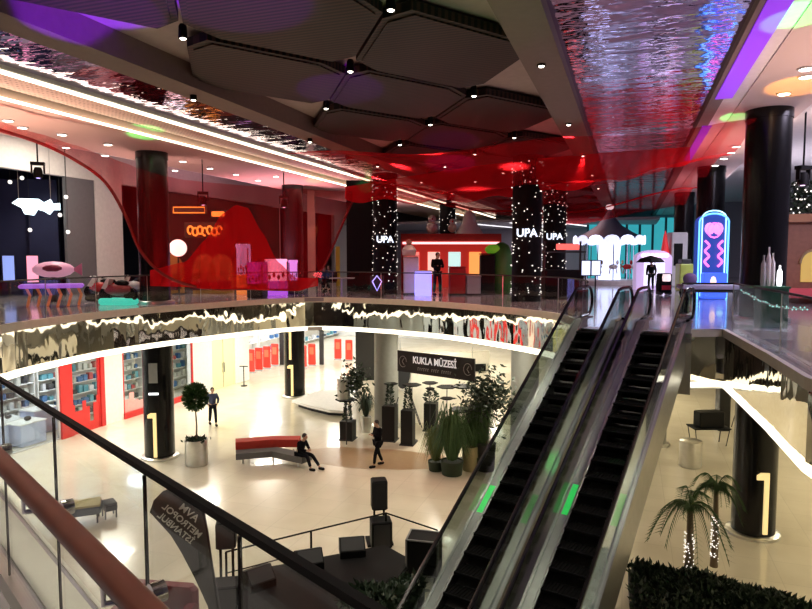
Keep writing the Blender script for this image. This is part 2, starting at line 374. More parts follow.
# ---- slatted rhombus panels on the lattice of downlights
def panel_mesh():
    mb = MB(); a, b = 2.90, 2.01; c = .34
    pts = []
    for (vx, vy), (nx, ny) in (((a, 0), (0, b)), ((0, b), (-a, 0)), ((-a, 0), (0, -b)), ((0, -b), (a, 0))):
        for t in (c*.55, 1-c*.35): pts.append((vy+(ny-vy)*t, vx+(nx-vx)*t))
    mb.prism(pts, -.07, .10)
    inner = [(x*.93, y*.93) for x, y in pts]
    mb.prism(inner, -.10, -.07)
    return mb
cp = None; PG = 'slatted rhombus panels of the hall ceiling'
for r_ in range(-2, 18):
    u = 10.1+2.95*r_
    for c_ in range(-4, 6):
        v = -5.85+4.1*c_ + (0 if r_ % 2 == 0 else 2.05)
        if v < -9.0 or v > -2.3: 
            continue
        drop = .045*((r_*3+c_*5) % 3)
        P_ = UV(u, v, 11.93-drop)
        if cp is None:
            cp = panel_mesh().build('ceiling_panel', slat, None, loc=P_, rz=-TH); tag(cp, 'dark slatted rhombus panel hanging in the middle band of the ceiling', 'ceiling panel', PG)
        else:
            o = copy_tree(cp, loc=P_)
            if v < -7.8: o['label'] = 'dark slatted rhombus panel hanging beside the left taupe ceiling beam'; o['group'] = PG+' by the left beam'
            elif v > -4: o['label'] = 'dark slatted rhombus panel hanging beside the right taupe ceiling beam'; o['group'] = PG+' by the right beam'
# downlights
def downlight(label, group):
    t = thing('downlight', label, 'downlight', (0, 0, 0), 0, group)
    MB().lathe((0, 0, 0), [(.055, .2), (.075, .16), (.085, -.06), (.06, -.06), (.06, -.02)], 12).build('housing', blackm, t)
    MB().ball((0, 0, -.055), (.06, .06, .03), 8).build('bulb', lamp_on, t)
    return t
def soffit_light(label, group):
    t = thing('downlight', label, 'downlight', (0, 0, 0), 0, group)
    MB().lathe((0, 0, 0), [(.17, 0), (.17, -.03), (.13, -.035), (.13, -.02)], 14).build('ring', lgrey, t)
    MB().lathe((0, 0, -.03), [(.125, 0), (.125, -.012), (.02, -.02)], 14).build('lens', lamp_on, t)
    return t
dl = None; DG = 'small round downlights at the panel corners'
DL = []
for r_ in range(-4, 10):
    u = 10.1+2.95*r_
    for c_ in range(-4, 6):
        v = -5.85+4.1*c_ + (2.05 if r_ % 2 == 0 else 0)
        if v < -10.2 or v > -1.6: continue
        DL.append((u, v))
        L_ = 'small downlight at the corners of the slatted panels in mid ceiling'
        if dl is None: dl = downlight(L_, DG); o = dl
        else: o = copy_tree(dl)
        o.location = UV(u, v, 11.80 if -9.3 < v < -2.2 else 11.52)
        if v < -9.3: o['label'] = 'small downlight on the left taupe ceiling beam'; o['group'] = 'downlights on the left beam'
        elif v > -2.2: o['label'] = 'small downlight on the right taupe ceiling beam'; o['group'] = 'downlights on the right beam'
s0 = None
for i, (x, y) in enumerate([(8, 120), (22, 127), (62, 134), (66, 147), (108, 144), (105, 155), (183, 161), (175, 170), (210, 168), (236, 174), (258, 180), (276, 176), (300, 186)]):
    L_ = 'round recessed downlight in the pink perforated left soffit'
    if s0 is None: s0 = soffit_light(L_, 'downlights of the left soffit'); o = s0
    else: o = copy_tree(s0)
    o.location = at(x, y, 11.65)
    if i % 2 == 0: lamp('soffit_spot', 'SPOT', at(x, y, 11.55), 45, (1, .55, .45), .1, cone=150, blend=1)
for i, (x, y) in enumerate([(806, 68), (784, 93), (806, 76), (724, 158), (731, 152), (736, 146), (715, 165)]):
    o = copy_tree(s0, label='round recessed downlight in the beige soffit near the right columns'); o['group'] = 'downlights of the right soffit'; o.location = at(x, y, 11.65)

# ================================================================== COLUMNS
def column(x, y, r, z0, z1, m, label, group=None, base=True):
    t = thing('column', label, 'column', (x, y, z0), 0, group)
    n = 32
    MB().lathe((0, 0, 0), [(r, 0), (r, z1-z0-.25)], n).build('shaft', m, t, True)
    MB().lathe((0, 0, z1-z0-.25), [(r+.02, 0), (r+.02, .25)], n).build('capital', m, t, True)
    if base: MB().lathe((0, 0, 0), [(r+.14, 0), (r+.14, .07), (r+.10, .10)], n).build('base_ring', steel, t, True)
    return t
def arch(x0, x1, y0, y1, *a): pass
CA = (-9.56, 24.4); CB = (-6.2, 35.3); CC = (9.75, 17.5)
colm = black
def number_sign(t, r, ang, zc, s=1.0, label=None):
    """glowing number one made of slim bars, standing just off a round shaft"""
    D = Vector((math.cos(ang), math.sin(ang), 0)); X = Vector((-D.y, D.x, 0)); O = D*(r+.03)+Vector((0, 0, zc))
    mb = MB()
    mb.plate([(.00, -.85*s), (.12*s, -.85*s), (.12*s, .85*s), (.0, .85*s)], O, X, (0, 0, 1), .05)
    mb.plate([(-.20*s, .66*s), (.0, .66*s), (.0, .85*s), (-.10*s, .85*s), (-.20*s, .78*s)], O, X, (0, 0, 1), .05)
    mb.build('number_one', gold, t)
def wraps(t, r, ang, items):
    D = Vector((math.cos(ang), math.sin(ang), 0)); X = Vector((-D.y, D.x, 0)); O = D*(r+.02)
    for nm, (x0, x1, z0, z1), m in items:
        MB().plate([(x0, z0), (x1, z0), (x1, z1), (x0, z1)], O, X, (0, 0, 1), .03).build(nm, m, t)
def cam_ang(x, y): return math.atan2(-y, -x)
cols = []
for (x, y), nm, lab in ((CA, 'A', 'glossy black round column beside the potted tree on the lower floor'), (CB, 'B', 'glossy black round column behind the white display platform downstairs'), (CC, 'C', 'glossy black round column with glowing number on the right lower floor')):
    t = column(x, y, .56, 0, 4.6, colm, lab, 'black lower columns' if 0 else None)
    g = cam_ang(x, y)
    if nm == 'A':
        number_sign(t, .56, g-.38, 1.0, 1.0)
        wraps(t, .56, g-.30, [('notice_panel', (-.16, .16, 3.0, 3.75), grey), ('notice_text', (-.18, .18, 2.55, 2.62), ledw)])
    elif nm == 'B':
        number_sign(t, .56, g-.35, 1.0, 1.0); number_sign(t, .56, g-.5, 3.0, 1.0)
    else:
        number_sign(t, .56, g+.42, 1.05, 1.0)
for (x, y), lab in ((CA, 'tall dark column rising behind the red net on the left upper floor'), (CB, 'tall dark column behind the right loop of the red net upstairs'), (CC, 'tallest black column at the right edge of the upper floor')):
    column(x, y, .56, UP, 11.65, colm, lab)
for i, (x, y) in enumerate([(13.3, 28.2), (16.9, 39.2), (-2.8, 47)]):
    column(x, y, .56, UP, 11.65, colm, ['black upper column directly behind the neon capsule game', 'farther black upper column left of the neon capsule game', 'distant black upper column right of the white hall opening'][i])
# grey structural columns below and their light-wrapped continuations above
STAR = [((-1.0, 30.5), 'left of the red stage'), ((4.75, 25.3), 'left of the escalator tops'), ((7.5, 32.5), 'behind the dark snack kiosk'), ((3.0, 46.5), 'farthest back over the red stage')]
gcol = mat('grey_concrete', (.24, .24, .22), .5)
upa = glow('upa_letters', (.75, .85, 1), 1.6)
for i, ((x, y), where) in enumerate(STAR):
    if i < 2: column(x if i else -.9, y if i else 28.9, .55, 0, 4.6, gcol, ['grey round column left of the museum banner downstairs', 'grey round column between the museum banner and the escalator downstairs'][i])
    t = column(x, y, .57, UP, 11.65, blackm, 'black column wrapped in tiny white lights '+where, base=False)
    mb = MB()
    for k in range(200):
        a = random.uniform(0, 6.283); z = random.uniform(.2, 5.4); mb.ball((.60*math.cos(a), .60*math.sin(a), z), random.uniform(.014, .03), 5)
    o = mb.build('fairy_lights', fairy, t); o['kind'] = 'stuff'
    if i < 3:
        g = cam_ang(x, y)
        D = Vector((math.cos(g), math.sin(g), 0)); X = Vector((-D.y, D.x, 0)); O = D*.66+Vector((0, 0, 2.55+.1*i))
        text_mesh('letters', 'UPA', .42, upa, t, face_matrix(O, X, (0, 0, 1)), .02, .01)

# ================================================================== ESCALATORS
EY = R(33.5)
def escalator(label, loc):
    # local frame: +y runs towards the upper landing, origin at the upper left comb corner, z=0 at upper floor
    t = thing('escalator', label, 'escalator', loc, -EY, 'pair of escalators')
    W = .66; RUN = UP/math.tan(R(30)); S = math.tan(R(30))
    # steps
    n = 30; rise = UP/n; run = RUN/n
    st = None
    for i in range(n):
        y1 = -.15-i*run; z1 = -i*rise-.04
        if st is None:
            mb = MB(); mb.bb(0, W, -run, 0, -.045, 0)
            mb.bb(0, W, -.02, .005, -rise, 0)
            for k in range(11): mb.bb(.02+k*.06, .035+k*.06, -run, 0, 0, .012)
            mb.bb(0, W, -run-.002, -run+.002, -.006, .013, 1)
            st = mb.build('step', [stepm, dark], t); o = st
        else:
            o = st.copy(); col.objects.link(o)
        o.location = (0, y1, z1)
    MB().bb(0, W, -.15, .35, -.06, .005).build('comb_plate', steel, t)
    def prof(h0, h1, x0, x1, ya=.9, yb=-RUN-1.2):
        # ribbon that is level at the top, slopes at 30 degrees, level at the bottom
        mb = MB(); ys = [ya, .35, 0, -.35, -RUN, -RUN-.4, yb]; zf = lambda y: 0 if y >= 0 else max(-UP, y*S)
        vs = []
        for y in ys: vs += [(x0, y, zf(y)+h0), (x0, y, zf(y)+h1), (x1, y, zf(y)+h1), (x1, y, zf(y)+h0)]
        for i in range(len(ys)-1):
            a = vs[i*4:i*4+8]; mb.add(a, [(0, 1, 5, 4), (1, 2, 6, 5), (2, 3, 7, 6), (3, 0, 4, 7)])
        mb.add(vs[:4], [(0, 1, 2, 3)]); mb.add(vs[-4:], [(0, 1, 2, 3)])
        return mb
    for s_, x in ((-1, 0.0), (1, W)):
        prof(-.25, .21, x, x+s_*.03, .35).build('skirt', escs, t)
        prof(.19, .23, x+s_*.03, x+s_*.15, .9).build('deck', escs, t)
        prof(.20, .90, x+s_*.17, x+s_*.185, .9).build('balustrade_panel', glassd, t)
        prof(-.75, .20, x+s_*.225, x+s_*.24, .6).build('outer_cladding', escs, t)
        prof(.17, .21, x+s_*.15, x+s_*.225, .9).build('outer_deck', escs, t)
        # handrail with rounded newel at the top
        xx = x+s_*.18; pts = [(xx, -RUN-1.0, -UP+.95), (xx, -RUN-.3, -UP+.95), (xx, -RUN+.2, -UP+1.07)]
        for y in [-RUN+.2+k*(RUN-.4)/20 for k in range(1, 21)]: pts.append((xx, y, y*S+.955))
        pts += [(xx, 0, .95), (xx, .3, .98), (xx, .9, .98)]
        for a in range(0, 181, 20): pts.append((xx, .9+.36*math.sin(R(a)), .62+.36*math.cos(R(a))))
        pts += [(xx, .4, .24)]
        MB().tube(pts, .037, 8).build('handrail', black, t, True)
    # truss box between the claddings
    mb = MB(); ys = [.6, 0, -RUN, -RUN-1]; vs = []
    for y in ys:
        z = 0 if y >= 0 else max(-UP, y*S); lo = max(z-.85, -UP+.02)
        vs += [(-.23, y, lo), (W+.23, y, lo), (W+.23, y, z-.3 if z > -UP+.4 else lo+.1), (-.23, y, z-.3 if z > -UP+.4 else lo+.1)]
    for i in range(3): mb.add(vs[i*4:i*4+8], [(0, 1, 5, 4), (1, 2, 6, 5), (2, 3, 7, 6), (3, 0, 4, 7)])
    mb.build('truss_casing', grey, t)
    return t
E1 = (4.31, 15.5, UP); E2 = (5.62, 14.95, UP)
escalator('left escalator of the pair, descending from the upper landing', E1)
escalator('right escalator of the pair, beside the opening over the palms', E2)
n_ = Vector((math.cos(EY), -math.sin(EY), 0)); e_ = Vector((math.sin(EY), math.cos(EY), 0))

for t in [o for o in bpy.data.objects if o.name.startswith('escalator') and o.parent is None]:  # green light reflected in the steel decks, painted as glowing plates
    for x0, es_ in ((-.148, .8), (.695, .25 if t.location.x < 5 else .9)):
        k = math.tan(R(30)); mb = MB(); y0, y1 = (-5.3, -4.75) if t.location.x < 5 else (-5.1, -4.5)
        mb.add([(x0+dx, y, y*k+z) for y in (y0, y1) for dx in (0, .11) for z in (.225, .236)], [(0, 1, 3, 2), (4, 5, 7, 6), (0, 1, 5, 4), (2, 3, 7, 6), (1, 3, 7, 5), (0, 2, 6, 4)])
        o = mb.build('green_reflection', mat('green_reflection', (.05, .5, .12), .3, em=(.03, .75, .12), es=es_*.7), t); o['label'] = 'small painted reflection of green light'
# ================================================================== FOREGROUND BALUSTRADE
t = thing('glass_balustrade', 'foreground glass balustrade with slim black top rail and wooden handrail', 'balustrade', (0, 0, UP))
qb = .68; qw = .537
A = p*qb
ss = [-2.2, -.65, .55]
# glass joints measured along the rail
def s_at(x, y, q, h):
    r = at(x, y, H-h); return r.x*d.x+r.y*d.y
joints = [-1.6, -.4, s_at(230, 530, qb, .6), s_at(136, 470, qb, .6), s_at(47, 413, qb, .6)]
gap = joints[-1]-joints[-2]
while joints[-1] < 12: joints.append(joints[-1]+max(gap, .9))
for i in range(len(joints)-1):
    a, b = joints[i]+.012, joints[i+1]-.012
    P0 = A+d*a; P1 = A+d*b
    mb = MB(); th = p*.006
    mb.add([P0-th, P1-th, P1+th, P0+th, P0-th+Vector((0, 0, 1.08)), P1-th+Vector((0, 0, 1.08)), P1+th+Vector((0, 0, 1.08)), P0+th+Vector((0, 0, 1.08))], [(0, 1, 2, 3), (4, 5, 6, 7), (0, 1, 5, 4), (1, 2, 6, 5), (2, 3, 7, 6), (3, 0, 4, 7)])
    mb.build('glass_panel', glass, t)
for j in joints[2:8]:
    P0 = A+d*j; MB().cyl(P0+Vector((0, 0, .0)), P0+Vector((0, 0, 1.08)), .006, n=6).build('joint_gasket', dark, t)
rz = math.atan2(d.y, d.x)
c0 = A+d*5
MB().box((c0.x, c0.y, 1.10), (15, .022, .018), rz).build('top_rail', blackm, t)
Wp = p*qw
pts = [Wp+d*s_+Vector((0, 0, .885)) for s_ in (-2.5, 0, 1, 2, 3, 5, 8, 12.5)]
MB().tube(pts, .036, 16).build('wooden_handrail', wood, t, True)
for s_ in (1.25, 1.75, 2.6, 3.6, 4.6):
    b0 = Wp+d*s_+Vector((0, 0, .85)); mb = MB(); mb.tube([b0, b0-Vector((0, 0, .07)), b0-Vector((0, 0, .09))+p*.1], .009, 8)
    mb.cyl(A+d*s_+Vector((0, 0, .76))-p*.02, A+d*s_+Vector((0, 0, .76))+p*.02, .03, n=14)
    mb.build('rail_bracket', chrome, t, True)
MB().box((A+d*5+Vector((0, 0, .05))), (15, .06, .10), rz).build('base_channel', steel, t)

# ---- balustrades round the void
def rail_run(label, path, off=.12, h=1.1, step=4):
    t = thing('glass_balustrade', label, 'balustrade', (0, 0, UP))
    pts = [Vector((*q, 0)) for q in path]; n = len(pts); qs = []
    for i, q in enumerate(pts):
        dd = (pts[min(i+1, n-1)]-pts[max(i-1, 0)]).normalized(); qs.append(q-Vector((dd.y, -dd.x, 0))*off)
    for i in range(0, n-1, step):
        seg = qs[i:i+step+1]
        for k in range(len(seg)-1): pass
        mb = MB(); vs = []
        for k, q in enumerate(seg):
            dd = (seg[min(k+1, len(seg)-1)]-seg[max(k-1, 0)]).normalized(); nn = Vector((dd.y, -dd.x, 0))*.006
            vs += [q-nn, q-nn+Vector((0, 0, h)), q+nn+Vector((0, 0, h)), q+nn]
        for k in range(len(seg)-1): mb.add(vs[k*4:k*4+8], [(0, 1, 5, 4), (1, 2, 6, 5), (2, 3, 7, 6), (3, 0, 4, 7)])
        mb.build('glass_panel', glass, t)
        MB().cyl(seg[0], seg[0]+Vector((0, 0, h)), .012, n=6).build('post', steel, t)
    MB().tube([q+Vector((0, 0, h)) for q in qs], .022, 8).build('top_rail', dark, t)
    return t
rail_run('curved glass balustrade along the far edge of the opening', FARE)
rail_run('glass balustrade along the right edge of the opening', RIGHTE, step=1)

# ================================================================== RED NET
def net_surface(name, label, grid, m):
    nu, nv = len(grid), len(grid[0]); mb = MB()
    mb.add([q for row in grid for q in row], [(i*nv+j, i*nv+j+1, (i+1)*nv+j+1, (i+1)*nv+j) for i in range(nu-1) for j in range(nv-1)])
    o = mb.build(name, m, None, True); me = o.data; uv = me.uv_layers.new(name='UVMap')
    return tag(o, label, 'net')
def interp(tab, x):
    for (a, *va), (b, *vb) in zip(tab, tab[1:]):
        if x <= b: k = (x-a)/(b-a) if b > a else 0; k = max(0, min(1, k)); k = k*k*(3-2*k)*.4+k*.6; return [p_+(q_-p_)*k for p_, q_ in zip(va, vb)]
    return list(tab[-1][1:])
#   x, top y, bottom y, distance
TAB = [(-70, 96, 108, 15.0), (0, 122, 130, 17), (40, 134, 143, 18.2), (75, 145, 160, 19.2), (105, 156, 182, 20), (125, 163, 215, 20.8), (140, 169, 250, 21.2), (160, 175, 272, 21.6), (185, 180, 284, 22), (215, 183, 289, 23.2), (250, 186, 289, 24.6), (285, 188, 290, 26), (305, 189, 288, 27), (322, 190, 270, 28), (338, 191, 235, 29), (352, 191, 203, 30), (360, 191, 197, 31)]
grid = []
for i in range(101):
    x = -70+430*i/100; ty, by, D = interp(TAB, x); row = []
    for j in range(17):
        k = j/16; y = ty+(by-ty)*k
        dd = D+.22*math.sin(i*.55+2*k)*k+.12*math.sin(i*1.3)*k
        row.append(atD(x, y, dd))
    grid.append(row)
n1 = net_surface('hanging_net', 'large red net hanging in two loops before the left upper shops', grid, netred2)
# gathered heavy folds of the same net
def fold(name, label, pts, r, D0, D1):
    P_ = [atD(x, y, D0+(D1-D0)*k/(len(pts)-1)) for k, (x, y) in enumerate(pts)]
    return P_
def spline(pts, k=5):
    out = []; n = len(pts)
    for i in range(n-1):
        p0, p1, p2, p3 = [pts[max(0, min(n-1, j))] for j in (i-1, i, i+1, i+2)]
        for t_ in [j/k for j in range(k)]: out.append(.5*((2*p1)+(p2-p0)*t_+(2*p0-5*p1+4*p2-p3)*t_*t_+(3*p1-p0-3*p2+p3)*t_**3))
    out.append(pts[-1]); return out
hem = [(-70, 108), (0, 130), (40, 143), (75, 160), (105, 182), (125, 215), (140, 250), (160, 272), (185, 284), (215, 289), (250, 289), (285, 290), (305, 288), (322, 270), (338, 235), (352, 203), (360, 195)]
Dh = [interp(TAB, x)[2] for x, y in hem]
MB().tube(spline([atD(x, y, D) for (x, y), D in zip(hem, Dh)]), .05, 8).build('hem_rope', mat('dark_red_rope', (.22, .008, .01), .7), n1, True)
# inner drape: dense folds
def drape(label, tab, nu=60):
    g = []
    x0, x1 = tab[0][0], tab[-1][0]
    for i in range(nu+1):
        x = x0+(x1-x0)*i/nu; ty, by, D = interp(tab, x); row = []
        for j in range(13):
            k = j/12; row.append(atD(x, ty+(by-ty)*k, D+.18*math.sin(i*.9+k*1.5)*k))
        g.append(row)
    return net_surface('hanging_net', label, g, netred)
drape('dense red net draped in a peak between the two loops', [(150, 270, 286, 21.9), (185, 262, 287, 22.3), (205, 240, 289, 22.6), (222, 214, 289, 23), (236, 205, 289, 23.4), (248, 208, 289, 23.8), (262, 232, 290, 24.4), (278, 262, 290, 25), (296, 278, 291, 25.8), (318, 278, 286, 27)])
# loose ceiling net over the middle
grid = []
for i in range(61):
    a = i/60; row = []
    for j in range(41):
        b = j/40; u = 19+24*b; v = -11+14.0*a
        z = 11.15-1.05*math.sin(math.pi*min(1, a*1.05))**1.0*(.35+.65*b)+.22*math.sin(b*15+a*2.5)+.10*math.sin(a*13+b*4)
        row.append(UV(u, v, min(z, 11.4)))
    grid.append(row)
net_surface('ceiling_net', 'red net slung loosely under the middle of the ceiling', grid, netred2)
grid = []
for i in range(97):
    a = i/96; row = []
    for j in range(9):
        k = j/8; x = 345+345*a; top = 187-40*a-6*math.sin(math.pi*a); bot = 199-38*a+16*math.sin(math.pi*a)**.8+2.5*math.sin(a*40)
        D = 30-9*a
        row.append(atD(x, top+(bot-top)*k, D+.25*math.sin(a*30+k*2)))
    grid.append(row)
net_surface('hanging_net', 'bright red swag of net stretched across the lit columns', grid, netred)

# ================================================================== PEOPLE
def skinned(name, verts, edges, m, parent, sub=1):
    me = bpy.data.meshes.new(name); me.from_pydata([v[0] for v in verts], edges, []); me.update(); me.materials.append(m)
    o = bpy.data.objects.new(name, me); col.objects.link(o); o.parent = parent
    md = o.modifiers.new('skin', 'SKIN'); md.use_smooth_shade = True
    if not me.skin_vertices: me.skin_vertices.new() if hasattr(me.skin_vertices, 'new') else None
    for i, v in enumerate(verts):
        r = v[1]; me.skin_vertices[0].data[i].radius = r if isinstance(r, tuple) else (r, r)
    me.skin_vertices[0].data[0].use_root = True
    s2 = o.modifiers.new('sub', 'SUBSURF'); s2.levels = sub; s2.render_levels = sub
    dg = bpy.context.evaluated_depsgraph_get(); dg.update()
    nm = bpy.data.meshes.new_from_object(o.evaluated_get(dg)); o.modifiers.clear(); o.data = nm
    return o
def person(label, loc, rz, J, cj, ct, group=None, hands=True, scale=1, coat=False, hood=None):
    """local frame faces -y; J gives joints"""
    t = thing('person', label, 'person', loc, rz, group); t.scale = (scale,)*3
    g = lambda k: Vector(J[k])
    pel, ch, nk, hd = g('pelvis'), g('chest'), g('neck'), g('head')
    V = [(pel, (.14, .10)), (pel.lerp(ch, .5), (.13, .095)), (ch, (.16, .105)), (nk, .055), (nk.lerp(hd, .4), .055)]; Ed = [(0, 1), (1, 2), (2, 3), (3, 4)]
    def chain(start, pts):
        a = start
        for q, r in pts: V.append((q, r)); Ed.append((a, len(V)-1)); a = len(V)-1
        return a
    for s_ in ('l', 'r'):
        sh, el, ha = g('sh'+s_), g('el'+s_), g('ha'+s_)
        a = chain(2, [(sh, .055), (el, .042), (el.lerp(ha, .85), .028), (ha, (.035, .02))])
        if hands:
            dirv = (ha-el).normalized(); side = dirv.orthogonal().normalized()
            for k, L_ in enumerate((.07, .085, .09, .08)):
                off = side*(k-1.5)*.018; chain(a, [(ha+dirv*.05+off, .009), (ha+dirv*(.05+L_*.6)+off+Vector((0, -.01, 0)), .008)])
            chain(a, [(ha+side*.04+dirv*.02, .010), (ha+side*.05+dirv*.06, .009)])
        hp, kn, an = g('hi'+s_), g('kn'+s_), g('an'+s_)
        chain(0, [(hp, .085), (kn, .055), (kn.lerp(an, .35), .055), (an, .036), (an+Vector((0, -.02, -.05)), .035)])
    body = skinned('body', V, Ed, skin, t)
    # head with face
    mb = MB(); f = Vector(J.get('look', (0, -1, 0))).normalized(); right = f.cross(Vector((0, 0, 1))).normalized()
    mb.ball(hd, (.078, .095, .115), 14); mb.ball(hd+Vector((0, 0, -.06))+f*.03, (.055, .06, .06), 10)
    mb.ball(hd+f*.10+Vector((0, 0, -.02)), (.014, .02, .022), 6); mb.ball(hd+f*.088+Vector((0, 0, -.062)), (.022, .012, .007), 6)
    for s_ in (-1, 1): mb.ball(hd+right*.08*s_+Vector((0, 0, -.01)), (.012, .018, .03), 6)
    mb.build('head', skin, t, True)
    mb = MB()
    for s_ in (-1, 1): mb.ball(hd+f*.085+right*.03*s_+Vector((0, 0, .01)), (.012, .012, .009), 6)
    mb.build('eyes', blackm, t, True)
    MB().ball(hd-f*.02+Vector((0, 0, .03)), (.088, .102, .105), 14).build('hair', hood or hairm, t, True)
    # jacket
    V = [(pel+Vector((0, 0, -.05 if not coat else -.30)), (.175, .13) if not coat else (.20, .17)), (pel.lerp(ch, .5), (.165, .125)), (ch, (.18, .125)), (ch.lerp(nk, .75), (.09, .085))]; Ed = [(0, 1), (1, 2), (2, 3)]
    for s_ in ('l', 'r'):
        sh, el, ha = g('sh'+s_), g('el'+s_), g('ha'+s_); chain(2, [(sh, .078), (el, .062), (el.lerp(ha, .88), .05)])
    skinned('jacket', V, Ed, cj, t)
    V = [(pel, (.155, .12))]; Ed = []
    for s_ in ('l', 'r'):
        hp, kn, an = g('hi'+s_), g('kn'+s_), g('an'+s_); chain(0, [(hp, .098), (kn, .074), (an.lerp(kn, .08), .06)])
    skinned('trousers', V, Ed, ct, t)
    for s_ in ('l', 'r'):
        an = g('an'+s_); tf = Vector(J.get('toe'+s_, (0, -1, 0)))
        rzz = math.atan2(tf.x, -tf.y) if abs(tf.x)+abs(tf.y) > 0 else 0
        mb = MB(); mb.rbox((an.x+tf.x*.07, an.y+tf.y*.07, an.z-.045), (.095, .27, .085), .03, math.atan2(tf.y, tf.x)+math.pi/2); mb.build('shoe', blackm, t)
    return t
def stand(stride=0.0, arms='down', **k):
    J = dict(pelvis=(0, 0, .95), chest=(0, 0, 1.32), neck=(0, -.01, 1.5), head=(0, -.03, 1.64), shl=(.19, 0, 1.42), shr=(-.19, 0, 1.42),
             ell=(.25, .03+stride*.3, 1.13), elr=(-.25, .03-stride*.3, 1.13), hal=(.24, -.08+stride*.6, .88), har=(-.24, -.08-stride*.6, .88),
             hil=(.09, 0, .90), hir=(-.09, 0, .90), knl=(.10, -.04-stride*.45, .5), knr=(-.10, -.04+stride*.4, .5), anl=(.10, -stride*.8, .09), anr=(-.10, stride*.9, .09+abs(stride)*.04))
    if arms == 'front':
        J.update(ell=(.24, -.05, 1.15), elr=(-.24, -.05, 1.15), hal=(.06, -.28, 1.22), har=(-.06, -.28, 1.22), head=(0, -.07, 1.62))
    if arms == 'pockets':
        J.update(ell=(.29, .08, 1.14), elr=(-.29, .08, 1.14), hal=(.2, -.04, .95), har=(-.2, -.04, .95))
    J.update(k); return J
coatd = mat('charcoal_coat', (.004, .004, .006), .9, spec=.1); trou = mat('dark_trousers', (.007, .008, .012), .9, spec=.1); jean = mat('blue_jacket', (.03, .04, .09), .8)
w1 = at(213, 425, 0)
person('man in dark navy jacket walking behind the potted tree downstairs', w1, R(28), stand(.26, 'pockets'), jean, trou)
w2 = at(378, 466, 0)
person('person in long dark coat walking with head bowed before the museum plinths', w2, R(-60), stand(.27, 'front'), coatd, trou, coat=True)

# ================================================================== LOWER FLOOR FURNITURE
# two-tone bench
bp_ = [at(236, 466, 0), at(272, 463, 0), at(302, 470, 0)]
def slab_along(pts, w0, w1, z0, z1):
    """solid seat following plan points, from offset w0 to w1 on its left"""
    mb = MB(); n = len(pts); L_ = []; R_ = []
    for i, q in enumerate(pts):
        dd = (pts[min(i+1, n-1)]-pts[max(i-1, 0)]); dd.z = 0; dd.normalize(); nn = Vector((-dd.y, dd.x, 0))
        L_.append(q+nn*w0); R_.append(q+nn*w1)
    for i in range(n-1):
        a, b, c, e = L_[i], L_[i+1], R_[i+1], R_[i]
        mb.prism([tuple(a[:2]), tuple(b[:2]), tuple(c[:2]), tuple(e[:2])], z0, z1)
    return mb
t = thing('bench', 'angled bench with grey seat and red backrest block under the seated man', 'bench', (0, 0, 0))
mb = slab_along(bp_, 0, .55, .22, .45); mb.build('seat', mat('grey_upholstery', (.12, .12, .12), .8), t)
slab_along(bp_[:2]+[at(296, 463, 0)], .60, 1.15, .42, .72).build('backrest', redfab, t)
for q in (bp_[0]*.85+bp_[1]*.15, bp_[1], bp_[1]*.15+bp_[2]*.85):
    MB().cyl((q.x, q.y+.25, 0), (q.x, q.y+.25, .22), .03).build('leg', steel, t)
for q in (bp_[0]*.8+bp_[1]*.2, bp_[1]*.4+bp_[2]*.6):
    MB().cyl((q.x, q.y+.85, 0), (q.x, q.y+.85, .42), .03).build('leg', steel, t)
sj = dict(pelvis=(0, 0, .55), chest=(0, -.14, .92), neck=(0, -.20, 1.08), head=(0, -.27, 1.2), shl=(.18, -.14, 1.0), shr=(-.18, -.14, 1.0), ell=(.24, -.22, .76), elr=(-.24, -.22, .76), hal=(.08, -.42, .72), har=(-.06, -.42, .72),
          hil=(.09, -.04, .53), hir=(-.09, -.04, .53), knl=(.13, -.48, .52), knr=(-.13, -.46, .54), anl=(.14, -.82, .11), anr=(-.12, -.60, .11))
w3 = at(299, 468, .0)
person('person in black sitting on the end of the bench facing right', (w3.x, w3.y+.1, -.02), R(62), sj, coatd, trou)

def bench_simple(label, P0, P1, wd, top, body, h=.45):
    t = thing('bench', label, 'bench', P0, 0); dd = P1-P0; L_ = dd.length; rz = math.atan2(dd.y, dd.x); c = dd/2
    MB().rbox((c.x, c.y, h*.72), (L_, wd, h*.42), .04, rz).build('seat', body, t)
    MB().rbox((c.x, c.y, h*.97), (L_*.98, wd*.96, .07), .02, rz).build('cushion', top, t)
    for k in (-.42, .42):
        for j in (-.35, .35):
            q = c+Vector((math.cos(rz), math.sin(rz), 0))*L_*k+Vector((-math.sin(rz), math.cos(rz), 0))*wd*j
            MB().cyl((q.x, q.y, 0), (q.x, q.y, h*.55), .025, n=8).build('leg', dark, t)
    return t
slate = mat('slate_upholstery', (.10, .12, .15), .8); yel = mat('straw_upholstery', (.45, .38, .18), .8)
bench_simple('slate grey bench with straw coloured top seen through the balustrade glass', at(52, 526, 0), at(102, 519, 0), .7, yel, slate, .55)
t = bench_simple('short black stool at the end of the slate grey bench', at(103, 518, 0), at(116, 515, 0), .5, blackm, blackm, .45); t.name = 'stool'; t['category'] = 'stool'
# wine red armchair at bottom
q = at(152, 640, 0)
t = thing('armchair', 'wine red leather armchair below the foreground handrail', 'armchair', (q.x, q.y, 0), R(-8))
MB().rbox((0, 0, .32), (1.6, .85, .3), .08).build('seat', wine, t); MB().rbox((0, .42, .6), (1.6, .22, .75), .08).build('backrest', wine, t)
for s_ in (-1, 1): MB().rbox((s_*.72, 0, .45), (.2, .85, .42), .07).build('armrest', wine, t)
for a in (-1, 1):
    for b in (-1, 1): MB().cyl((a*.65, b*.33, 0), (a*.65, b*.33, .18), .025, n=8).build('leg', chrome, t)

